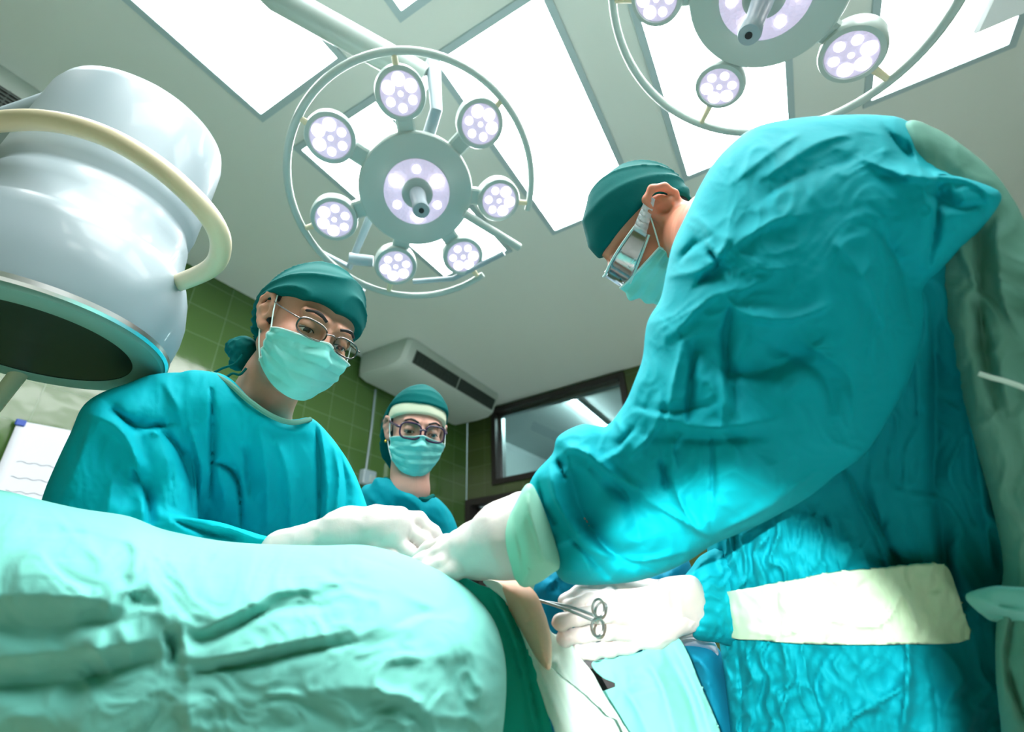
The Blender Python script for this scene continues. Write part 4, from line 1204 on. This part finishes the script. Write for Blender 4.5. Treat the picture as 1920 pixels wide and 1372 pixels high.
# gown: near sleeve and shoulder
slC = [
 Piece([(1250, 505), (1262, 455), (1288, 400), (1318, 338), (1355, 285), (1412, 240), (1480, 223), (1560, 216), (1640, 215), (1700, 226), (1745, 280), (1790, 320), (1868, 360), (1866, 392), (1812, 455), (1754, 505), (1747, 590), (1715, 690), (1665, 785), (1622, 850), (1560, 895), (1500, 928), (1420, 972), (1340, 1006), (1300, 1000), (1260, 900), (1225, 800), (1208, 700), (1212, 610), (1238, 560)],
       [(1480, 280, .56), (1700, 280, .56), (1840, 375, .53), (1450, 500, .515), (1500, 750, .50), (1350, 900, .50), (1250, 650, .55), (1680, 600, .53)], .10, .095),
 Piece([(1212, 700), (1170, 758), (1137, 798), (1092, 795), (1046, 818), (1036, 850), (1005, 884), (990, 915), (986, 962), (1004, 1000), (1032, 1052), (1056, 1090), (1100, 1097), (1180, 1092), (1240, 1076), (1300, 1046), (1345, 1006), (1440, 960), (1520, 900), (1500, 800), (1400, 700), (1300, 660)],
       [(1020, 960, .57), (1150, 900, .55), (1300, 850, .52), (1450, 850, .50), (1200, 1060, .545)], .065, .068),
 Piece([(1690, 320), (1740, 328), (1800, 333), (1870, 358), (1868, 385), (1830, 430), (1790, 470), (1752, 506), (1720, 480), (1690, 400)], [(1700, 400, .48), (1800, 400, .475), (1868, 370, .47)], .03, .032)]
SS = [
 ([(1290, 640), (1370, 700), (1450, 690), (1520, 650)], 26, -0.0180), ([(1250, 520), (1330, 500), (1370, 440)], 10, .010), ([(1310, 440), (1345, 480), (1330, 520)], 8, .012), ([(1330, 470), (1345, 500), (1310, 530)], 9, -0.0270), ([(1272, 490), (1300, 460), (1330, 445)], 8, -0.0150),
 ([(1250, 640), (1330, 560), (1400, 540)], 14, .010), ([(1360, 560), (1400, 590), (1480, 600), (1560, 570)], 10, .012), ([(1370, 575), (1360, 640), (1366, 720)], 10, -0.0180),
 ([(1350, 480), (1440, 420), (1520, 400)], 14, .008), ([(1380, 340), (1440, 290), (1500, 250)], 10, .007), ([(1420, 380), (1500, 330), (1600, 300)], 14, -0.0105), ([(1440, 330), (1530, 270), (1600, 250)], 10, .008),
 ([(1660, 240), (1700, 290), (1760, 335)], 9, -0.0210), ([(1620, 300), (1700, 330), (1800, 335), (1860, 368)], 10, .013), ([(1700, 250), (1730, 330)], 8, .010), ([(1760, 340), (1755, 420), (1740, 500)], 7, -0.0150), ([(1740, 360), (1800, 390), (1850, 378)], 12, -0.0150),
 ([(1560, 450), (1620, 520), (1660, 620)], 16, .007), ([(1640, 420), (1690, 500), (1710, 600)], 14, -0.0120), ([(1450, 650), (1540, 700), (1560, 780)], 22, -0.0150), ([(1500, 640), (1590, 700), (1600, 800)], 16, .008),
 ([(1280, 640), (1262, 720), (1250, 800)], 8, .010), ([(1300, 650), (1295, 720), (1290, 790)], 8, -0.0180), ([(1345, 670), (1358, 740), (1352, 800)], 9, .006), ([(1376, 690), (1380, 770)], 9, -0.0090),
 ([(1215, 780), (1330, 802), (1470, 785)], 12, .008), ([(1190, 762), (1260, 772), (1330, 760)], 10, -0.0090), ([(1200, 815), (1330, 826), (1450, 815)], 12, -0.0075),
 ([(1060, 840), (1100, 850), (1150, 890), (1210, 925)], 9, .018), ([(1070, 880), (1090, 960), (1140, 1030), (1200, 1060)], 18, -0.0330), ([(1130, 900), (1180, 940), (1200, 1010)], 20, -0.0180), ([(1150, 780), (1170, 830), (1120, 870)], 10, .010),
 ([(1200, 930), (1270, 970), (1330, 1005)], 7, .012), ([(1258, 890), (1280, 950), (1310, 1000)], 6, .010), ([(1270, 880), (1262, 840), (1280, 815)], 7, .010), ([(1240, 860), (1250, 920)], 7, -0.0180), ([(1340, 1000), (1440, 950), (1520, 890)], 9, .009), ([(1335, 820), (1335, 900), (1332, 990)], 3, -0.0090),
 ([(1030, 870), (1040, 930), (1075, 990), (1090, 1000)], 7, .014), ([(1045, 860), (1060, 900)], 5, -0.0180), ([(1010, 900), (1020, 950), (1040, 985)], 6, -0.0150), ([(1020, 1040), (1080, 1010), (1110, 1090)], 9, .010), ([(1060, 1000), (1100, 1040), (1150, 1090)], 8, -0.0150),
 ([(1180, 860), (1230, 800), (1240, 740)], 8, .010), ([(1150, 850), (1190, 800)], 6, -0.0135), ([(1100, 1030), (1200, 1050), (1300, 1030)], 6, .008)]
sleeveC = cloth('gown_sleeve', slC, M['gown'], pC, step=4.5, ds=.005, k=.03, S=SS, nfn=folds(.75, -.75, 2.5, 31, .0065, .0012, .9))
flap = cloth('gown_back_panel', [Piece([(1700, 227), (1690, 300), (1740, 400), (1752, 520), (1775, 620), (1800, 730), (1835, 860), (1862, 960), (1880, 1060), (1868, 1160), (1866, 1260), (1880, 1420), (1900, 1800), (2200, 1800), (2200, 750), (2060, 560), (1950, 460), (1905, 380), (1862, 320), (1800, 268), (1750, 238)],
       [(1720, 260, .54), (1780, 500, .515), (1850, 450, .50), (1850, 800, .475), (1900, 1300, .465), (2100, 900, .45)], .03, .03)], M['flap'], pC, step=6, ds=.006,
       S=[([(1840, 400), (1835, 500), (1845, 640), (1870, 780)], 14, -.018), ([(1800, 450), (1850, 600), (1890, 760)], 14, .012), ([(1870, 420), (1880, 560), (1920, 640)], 12, .010), ([(1900, 1150), (1890, 1250), (1920, 1350)], 10, -.012), ([(1850, 700), (1890, 712), (1940, 735)], 5, .007)],
       nfn=folds(.9, 1.3, 3, 41, .008, .001))
P = [W(x, y, s) for x, y, s in ((1835, 700, .425), (1860, 708, .420), (1890, 716, .418), (1940, 735, .412), (2000, 760, .41))]
MB().tube(spline(P, 6), .0022, 8).build('tie_cord', M['drape_w'], flap)
# belt of paler cloth round the waist
def torfront(px, py): return torC.front(px, py) - crinkle(px, py, 0) * .25 - .016
belt = sheet('waist_belt', [(1344, 1120), (1400, 1104), (1470, 1092), (1560, 1076), (1650, 1066), (1740, 1058), (1775, 1062), (1792, 1100), (1804, 1140), (1812, 1200), (1700, 1207), (1600, 1208), (1500, 1206), (1430, 1200), (1362, 1190)],
             lambda x, y: torfront(x, y), M['belt'], pC, step=5,
             S=[([(1400, 1180), (1460, 1190), (1550, 1165), (1580, 1172)], 5, .006), ([(1560, 1160), (1650, 1170), (1690, 1110)], 4, .007), ([(1690, 1110), (1710, 1150), (1716, 1180)], 4, .008), ([(1450, 1090), (1458, 1200)], 5, -.008), ([(1540, 1100), (1600, 1110)], 5, -.006), ([(1370, 1130), (1380, 1180)], 4, .006), ([(1490, 1110), (1485, 1180)], 4, .006)],
             nfn=lambda x, y, s: .0035 * (ridged(x / 22 + pnoise(x / 40, y / 40) * 1, y / 70, 3, 2) - .4), thick=.003)
tie = cloth('belt_tie', [Piece([(1808, 1118), (1850, 1100), (1890, 1098), (1960, 1110), (1990, 1160), (1930, 1172), (1880, 1168), (1850, 1160)], [(1840, 1130, .46), (1950, 1140, .42), (1900, 1110, .425)], .018, .014)], M['drape'], pC, step=4, ds=.003, S=[([(1830, 1120), (1880, 1140), (1950, 1150)], 6, .008), ([(1850, 1150), (1900, 1160)], 5, -.006)])
# far sleeve of the surgeon, crumpled against the belly
cloth('gown_sleeve', [Piece([(1296, 1064), (1322, 1036), (1400, 1010), (1480, 1030), (1480, 1200), (1400, 1215), (1345, 1205), (1300, 1195), (1290, 1140), (1280, 1090)], [(1300, 1120, .63), (1450, 1120, .68), (1380, 1040, .66)], .045, .045)],
      M['gown_b'], pC, step=4, ds=.005, nfn=lambda x, y, s: .007 * (ridged(x / 30 + pnoise(x / 50, y / 50), y / 22, 5, 2.5) - .4))
# left glove: long cuff over the sleeve, hand pointing left
glove('glove', [
  (Wc([(985, 1002, .56), (950, 1010, .56), (900, 1030, .57), (860, 1040, .575)]), [pr(78, .56), pr(70, .56), pr(52, .57), pr(34, .575)], 'palm'),
  (Wc([(880, 1030, .58), (840, 1040, .585)]), [.024, .018], 'palm'),
  (Wc([(870, 1018, .59), (835, 1020, .60), (805, 1030, .605), (785, 1042, .605)]), [.0115, .0105, .0095, .008], 'f'),
  (Wc([(865, 1035, .575), (825, 1040, .575), (795, 1050, .575), (772, 1062, .575)]), [.0115, .0105, .0095, .008], 'f'),
  (Wc([(865, 1050, .565), (830, 1058, .56), (805, 1068, .56), (790, 1080, .56)]), [.0115, .0105, .0095, .008], 'f'),
  (Wc([(880, 1060, .555), (850, 1072, .55), (825, 1082, .55), (812, 1092, .555)]), [.0105, .0095, .0085, .0075], 'f'),
  (Wc([(900, 1010, .60), (860, 1012, .615), (825, 1028, .62), (800, 1045, .615)]), [.013, .012, .0105, .009], 'f'),
 ], pC, M['glove'], seed=5, h=.0028, pad=.07)
cf = cloth('glove_cuff', [Piece([(945, 1000), (965, 945), (990, 905), (1010, 930), (1040, 1010), (1050, 1060), (1036, 1075), (1005, 1095), (975, 1098), (950, 1050)], [(960, 1000, .53), (1020, 1000, .525), (1000, 1080, .53)], .050, .052)],
      M['cuff'], pC, step=4, ds=.004, S=[([(985, 930), (1005, 1000), (1020, 1060)], 6, .005), ([(960, 960), (975, 1030), (985, 1090)], 6, -.004)])
# right glove with its curled fingers holding forceps
glove('glove', [
  (Wc([(1270, 1138, .625), (1245, 1142, .615), (1222, 1148, .61)]), [.032, .032, .032], 'palm'),
  (Wc([(1215, 1128, .61), (1190, 1132, .605)]), [.024, .018], 'palm'), (Wc([(1215, 1178, .61), (1188, 1192, .605)]), [.026, .016], 'palm'),
  (Wc([(1205, 1112, .61), (1160, 1097, .61), (1120, 1099, .605), (1085, 1112, .60), (1058, 1126, .59)]), [.017, .0108, .0095, .0085, .0070], 'f'),
  (Wc([(1190, 1130, .600), (1140, 1119, .592), (1100, 1125, .586), (1064, 1137, .578)]), [.0115, .0090, .0080, .0066], 'f'),
  (Wc([(1186, 1156, .598), (1130, 1150, .575), (1085, 1156, .562), (1050, 1166, .566), (1062, 1176, .59)]), [.0115, .0092, .0088, .0080, .0068], 'f'),
  (Wc([(1184, 1184, .598), (1135, 1184, .577), (1092, 1189, .566), (1058, 1196, .570), (1070, 1204, .59)]), [.0112, .0090, .0084, .0078, .0068], 'f'),
  (Wc([(1180, 1208, .600), (1140, 1216, .584), (1110, 1221, .574), (1080, 1224, .576), (1088, 1230, .592)]), [.0105, .0083, .0078, .0070, .006], 'f'),
 ], pC, M['glove'], seed=9, h=.0020, label='white latex glove with fingers curled round a steel needle holder')
cloth('glove_cuff', [Piece([(1228, 1092), (1278, 1078), (1310, 1086), (1330, 1140), (1330, 1188), (1290, 1196), (1250, 1200), (1236, 1150)], [(1240, 1140, .612), (1300, 1140, .615)], .036, .036)],
      M['glove'], pC, step=3.5, ds=.004, S=[([(1245, 1095), (1258, 1190)], 4, .004), ([(1268, 1088), (1284, 1190)], 4, .004), ([(1256, 1095), (1270, 1190)], 4, -.004)])

# ================================================================== INSTRUMENT, DRAPES, PATIENT, TABLES
nh = empty('needle_holder', W(1100, 1140, .56), 'thin steel needle holder gripped by the lower gloved hand', 'surgical instrument')
MB().tube(spline(Wc([(1000, 1122, .575), (1050, 1138, .562), (1100, 1158, .548), (1118, 1165, .545)]), 6), .0016, 8).build('shank', M['steel'], nh)
MB().tube(spline(Wc([(1002, 1126, .574), (1055, 1134, .565), (1105, 1150, .55), (1120, 1158, .546)]), 6), .0016, 8).build('shank', M['steel'], nh)
for cx_, cy_ in ((1120, 1176), (1122, 1140)):
    P = [W(cx_ + 11 * math.cos(t), cy_ + 17 * math.sin(t), .545 + .004 * math.cos(t)) for t in np.linspace(0, 2 * math.pi, 24, endpoint=False)]
    MB().tube(P, .0015, 8, closed=True).build('finger_ring', M['steel'], nh)
MB().tube(Wc([(985, 1118, .58), (1003, 1124, .575)]), [.0009, .0022], 8).build('jaw', M['steel'], nh)

# patient lying on the table, only a strip of skin bare
def at3(x, y, z): return np.array([x, y, z], float)
hdP = Head(at3(-1.42, .38, .86), vec(.15, -.05, 1), vec(-1, 0, .05), 1.0)
pt = {}
def patient_fn(P):
    q = hdP.loc(P)
    d = smin(hdP.face(q), hdP.ears(q), .004)
    d = smin(d, chain(P, [hdP.w((0, .03, -.06)), at3(-1.24, .40, .83)], [.05, .055], .02), .02)
    t = chain(P, [at3(-1.12, .44, .82), at3(-.85, .46, .82), at3(-.5, .50, .82), at3(-.22, .53, .82)], [.09, .115, .105, .11], .05)
    for sy in (-1, 1):
        t = smin(t, chain(P, [at3(-.22, .53 + sy * .08, .80), at3(.10, .58 + sy * .09, .79), at3(.16, .58 + sy * .09, .78)], [.08, .06, .052], .03), .03)
        t = smin(t, chain(P, [at3(-1.15, .44 + sy * .15, .80), at3(-.88, .46 + sy * .18, .77), at3(-.64, .48 + sy * .18, .77)], [.045, .036, .026], .02), .02)
    return smin(d, t, .02)
ax = [axis(-1.6, .32, -1.56, -1.28, .0045, .016), axis(.15, .88, .26, .50, .0045, .016), axis(.66, 1.02, .76, .98, .0045, .012)]
pat = sdf_obj('person', patient_fn, *ax, M['skinp'], None, 1)
tag(pat, 'patient lying under the mint drapes with a narrow strip of bare skin showing', 'person')
# the bared strip: raised flank within the opening of the drapes
skin = cloth('bared_skin', [Piece([(910, 1082), (960, 1085), (1000, 1105), (1022, 1150), (1034, 1200), (1032, 1256), (1010, 1240), (985, 1200), (950, 1140)],
      [(950, 1100, .60), (1000, 1150, .565), (1020, 1230, .53)], .030, .030)], M['skinp'], pat, step=4, ds=.004, S=[([(988, 1160), (990, 1172)], 6, -.003)])

big = [Piece([(-260, 890), (-100, 908), (0, 918), (70, 935), (150, 953), (240, 967), (300, 990), (360, 1004), (420, 1014), (500, 1020), (600, 1022), (680, 1021), (740, 1034), (800, 1056), (850, 1082), (893, 1118), (925, 1160), (944, 1215), (950, 1280), (942, 1380), (920, 1500), (900, 1800), (-400, 1800), (-400, 900)],
       [(0, 960, .62), (400, 1040, .60), (700, 1050, .585), (880, 1130, .55), (0, 1300, .56), (500, 1300, .53), (900, 1300, .49), (0, 1750, .50), (500, 1750, .46), (880, 1750, .42)], .13, .15)]
SM = [([(-40, 1120), (60, 1115), (160, 1120), (240, 1140)], 36, 0.0112), ([(-40, 1180), (80, 1178), (200, 1165), (270, 1155)], 36, -0.0112), ([(-40, 1290), (100, 1280), (200, 1262), (310, 1225)], 36, -0.0191), ([(-40, 1235), (100, 1222), (200, 1215), (300, 1195)], 36, 0.0124),
      ([(245, 1110), (262, 1130), (300, 1132)], 16, -0.0105), ([(310, 1180), (325, 1215), (322, 1250)], 12, -0.0135), ([(335, 1150), (345, 1210), (350, 1270)], 14, 0.0090), ([(350, 1215), (430, 1185), (520, 1140), (620, 1135)], 13, -0.0135), ([(360, 1190), (440, 1150), (520, 1110), (600, 1105)], 16, 0.0090),
      ([(360, 1262), (450, 1250), (560, 1225), (670, 1205)], 9, -0.0105), ([(360, 1238), (450, 1225), (560, 1200), (660, 1180)], 14, 0.0075), ([(740, 1175), (775, 1155), (810, 1145)], 10, -0.0060), ([(60, 1000), (160, 1000), (240, 1020)], 20, -0.0075), ([(0, 960), (90, 975), (180, 1000), (280, 1030)], 22, 0.0060),
      ([(250, 1010), (255, 1070), (240, 1120)], 16, 0.0075), ([(840, 1150), (890, 1230), (900, 1340)], 30, 0.0090), ([(820, 1240), (860, 1300), (850, 1380)], 24, -0.0090), ([(350, 1300), (360, 1380)], 24, 0.0090), ([(560, 1300), (700, 1290), (800, 1340)], 30, 0.0075), ([(660, 1040), (720, 1058), (760, 1072)], 5, -0.0023)]
dr = cloth('surgical_drape', big, M['drape'], None, step=6, ds=.009, k=.02, S=SM, nfn=folds(.42, .10, 2.6, 51, .006, .0012, 1.1))
tag(dr, 'large mint green drape mounded over the patient across the lower left foreground', 'drape', 'surgical drapes round the opening')
# darker under-drape falling away on the right of the mound
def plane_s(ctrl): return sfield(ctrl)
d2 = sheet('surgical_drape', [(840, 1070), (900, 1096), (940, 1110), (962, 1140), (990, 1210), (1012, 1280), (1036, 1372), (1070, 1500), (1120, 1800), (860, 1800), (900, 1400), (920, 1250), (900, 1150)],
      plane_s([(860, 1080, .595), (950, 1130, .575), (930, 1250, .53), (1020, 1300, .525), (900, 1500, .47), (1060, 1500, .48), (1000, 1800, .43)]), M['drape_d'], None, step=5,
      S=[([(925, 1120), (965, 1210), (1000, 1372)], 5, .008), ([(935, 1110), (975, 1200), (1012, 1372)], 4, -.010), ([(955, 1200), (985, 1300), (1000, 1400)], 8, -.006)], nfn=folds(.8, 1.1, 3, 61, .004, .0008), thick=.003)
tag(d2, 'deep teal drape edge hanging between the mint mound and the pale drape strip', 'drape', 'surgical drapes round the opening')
d3 = sheet('surgical_drape', [(905, 1090), (935, 1092), (955, 1120), (980, 1170), (1012, 1225), (1042, 1262), (1090, 1300), (1130, 1340), (1170, 1400), (1260, 1800), (1100, 1800), (1050, 1420), (1024, 1330), (1004, 1268), (978, 1190), (950, 1130)],
      plane_s([(920, 1095, .585), (960, 1150, .57), (1020, 1260, .53), (1110, 1340, .50), (1040, 1380, .50), (1150, 1800, .42)]), M['drape_w'], None, step=5, S=[([(960, 1130), (1000, 1230), (1060, 1372)], 5, .006), ([(1030, 1260), (1080, 1372)], 5, -.005)], nfn=folds(.9, 1.0, 3, 66, .004, .0008), thick=.003)
tag(d3, 'pale bright drape strip along the left edge of the bare skin', 'drape', 'surgical drapes round the opening')
d4 = sheet('surgical_drape', [(1000, 1118), (1022, 1150), (1034, 1185), (1060, 1195), (1090, 1235), (1112, 1262), (1135, 1305), (1170, 1360), (1210, 1440), (1300, 1800), (1150, 1800), (1120, 1420), (1070, 1320), (1036, 1262), (1030, 1200), (1012, 1160)],
      plane_s([(1005, 1130, .60), (1040, 1200, .575), (1100, 1280, .545), (1150, 1372, .515), (1060, 1300, .53), (1200, 1800, .43)]), M['drape_w'], None, step=5, S=[([(1060, 1200), (1085, 1250), (1100, 1300)], 10, -.006), ([(1040, 1230), (1080, 1300), (1120, 1372)], 8, .006)], nfn=folds(.9, .9, 2, 71, .005, .001), thick=.003)
tag(d4, 'pale mint drape panel on the right side of the bare skin', 'drape', 'surgical drapes round the opening')
d5 = sheet('surgical_drape', [(1110, 1243), (1140, 1234), (1200, 1222), (1250, 1200), (1272, 1196), (1290, 1225), (1312, 1280), (1340, 1345), (1356, 1400), (1380, 1600), (1400, 1800), (1230, 1800), (1150, 1500), (1060, 1380), (1080, 1345), (1118, 1302), (1158, 1284), (1130, 1270)],
      plane_s([(1120, 1245, .60), (1260, 1205, .60), (1150, 1300, .57), (1320, 1320, .56), (1200, 1400, .52), (1340, 1450, .52), (1300, 1800, .45)]), M['drape'], None, step=5,
      S=[([(1210, 1230), (1245, 1300), (1270, 1400)], 14, .012), ([(1170, 1290), (1200, 1340), (1230, 1420)], 14, -.010), ([(1245, 1215), (1290, 1300), (1320, 1400)], 12, -.010), ([(1180, 1250), (1190, 1300)], 14, .006), ([(1262, 1205), (1310, 1310), (1338, 1400)], 7, .008)], nfn=folds(.8, 1.2, 3, 76, .006, .001), thick=.003)
tag(d5, 'mint drape hanging in folds beneath the lower gloved hand at bottom centre right', 'drape', 'surgical drapes round the opening')

# translucent drain hanging under the upper hand
dn = MB().tube(spline(Wc([(985, 1088, .60), (980, 1115, .597), (968, 1148, .592), (962, 1162, .59)]), 6), np.linspace(.013, .0075, 19), 14).build('drain_tube', M['cuff'])
tag(dn, 'short pale rubber tube hanging below the upper gloved wrist', 'tube')

# operating table under it all
tb = empty('operating_table', (-.62, .48, 0), 'operating table hidden under the drapes, steel column and black mattress', 'operating table')
tdir = nrm(vec(1, .12, 0)); tn = nrm(np.cross(Z, tdir))
MB().box((-.62, .48, .69), [tdir * .92, tn * .25, Z * .03], .02).build('mattress', M['mattress'], tb)
MB().box((-.62, .48, .64), [tdir * .90, tn * .24, Z * .018], .008).build('table_top', M['metal_d'], tb)
MB().box(W(1140, 1282, .66), [RT * .05, vec(.0, .05, .0), Z * .03], .008).build('gap_shade_block', M['mattress'], tb)  # black block added to stand in for the shade in the drape gap
MB().box((-.62, .48, .36), [tdir * .14, tn * .12, Z * .27], .02).build('column', M['metal_d'], tb)
MB().box((-.62, .48, .05), [tdir * .45, tn * .22, Z * .05], .02).build('base', M['metal_d'], tb)

# blue draped stand at the right of the opening
st = empty('mayo_stand', W(1330, 1400, .80) * vec(1, 1, 0), 'blue draped stand with a white towel, beside the surgeon belly', 'instrument stand')
cloth('blue_cover', [Piece([(1262, 1205), (1290, 1200), (1325, 1202), (1352, 1222), (1372, 1290), (1392, 1400), (1430, 1800), (1500, 2300), (1260, 2300), (1270, 1800), (1300, 1400), (1285, 1280)],
      [(1290, 1220, .80), (1350, 1300, .78), (1330, 1800, .80), (1350, 2200, .84)], .06, .10)], M['drape_b'], st, step=6, ds=.01, S=[([(1285, 1235), (1310, 1240), (1340, 1275)], 6, .010)], nfn=folds(1, 1.4, 3, 81, .006, .001))
cloth('white_towel', [Piece([(1258, 1196), (1285, 1186), (1318, 1190), (1342, 1206), (1350, 1240), (1335, 1222), (1300, 1214), (1262, 1214)], [(1280, 1200, .765), (1340, 1215, .745)], .015, .05)], mat('white_towel', (222, 222, 232), .8, bump=CL), st, step=3, ds=.005)
sp = W(1330, 1400, .80); MB().tube([vec(sp[0], sp[1], .03), vec(sp[0], sp[1], .62)], .02, 12).build('pole', M['metal_d'], st)
MB().box(vec(sp[0], sp[1], .02), [RT * .2, vec(0, .15, 0), Z * .02], .01).build('base', M['metal_d'], st)
# back instrument table draped in blue seen between the arms
bt = empty('back_table', W(1150, 1200, 1.15) * vec(1, 1, 0), 'blue draped table seen between the surgeon sleeve and the lower glove', 'instrument table')
cloth('table_drape', [Piece([(985, 1085), (1020, 1050), (1080, 1035), (1160, 1040), (1240, 1040), (1282, 1040), (1300, 1075), (1310, 1150), (1330, 1500), (1340, 2000), (950, 2000), (960, 1500), (975, 1150)],
      [(1020, 1080, 1.15), (1250, 1080, 1.12), (1150, 1600, 1.2), (1150, 1900, 1.25)], .10, .14)], M['drape_b'], bt, step=6, ds=.012,
      S=[([(1010, 1110), (1050, 1080), (1060, 1050)], 8, .012), ([(1035, 1110), (1045, 1080)], 6, -.012), ([(1215, 1110), (1222, 1070), (1235, 1050)], 5, -.014), ([(1250, 1100), (1262, 1060)], 5, .010)], nfn=folds(1.4, 1.2, 2, 91, .010, .001))
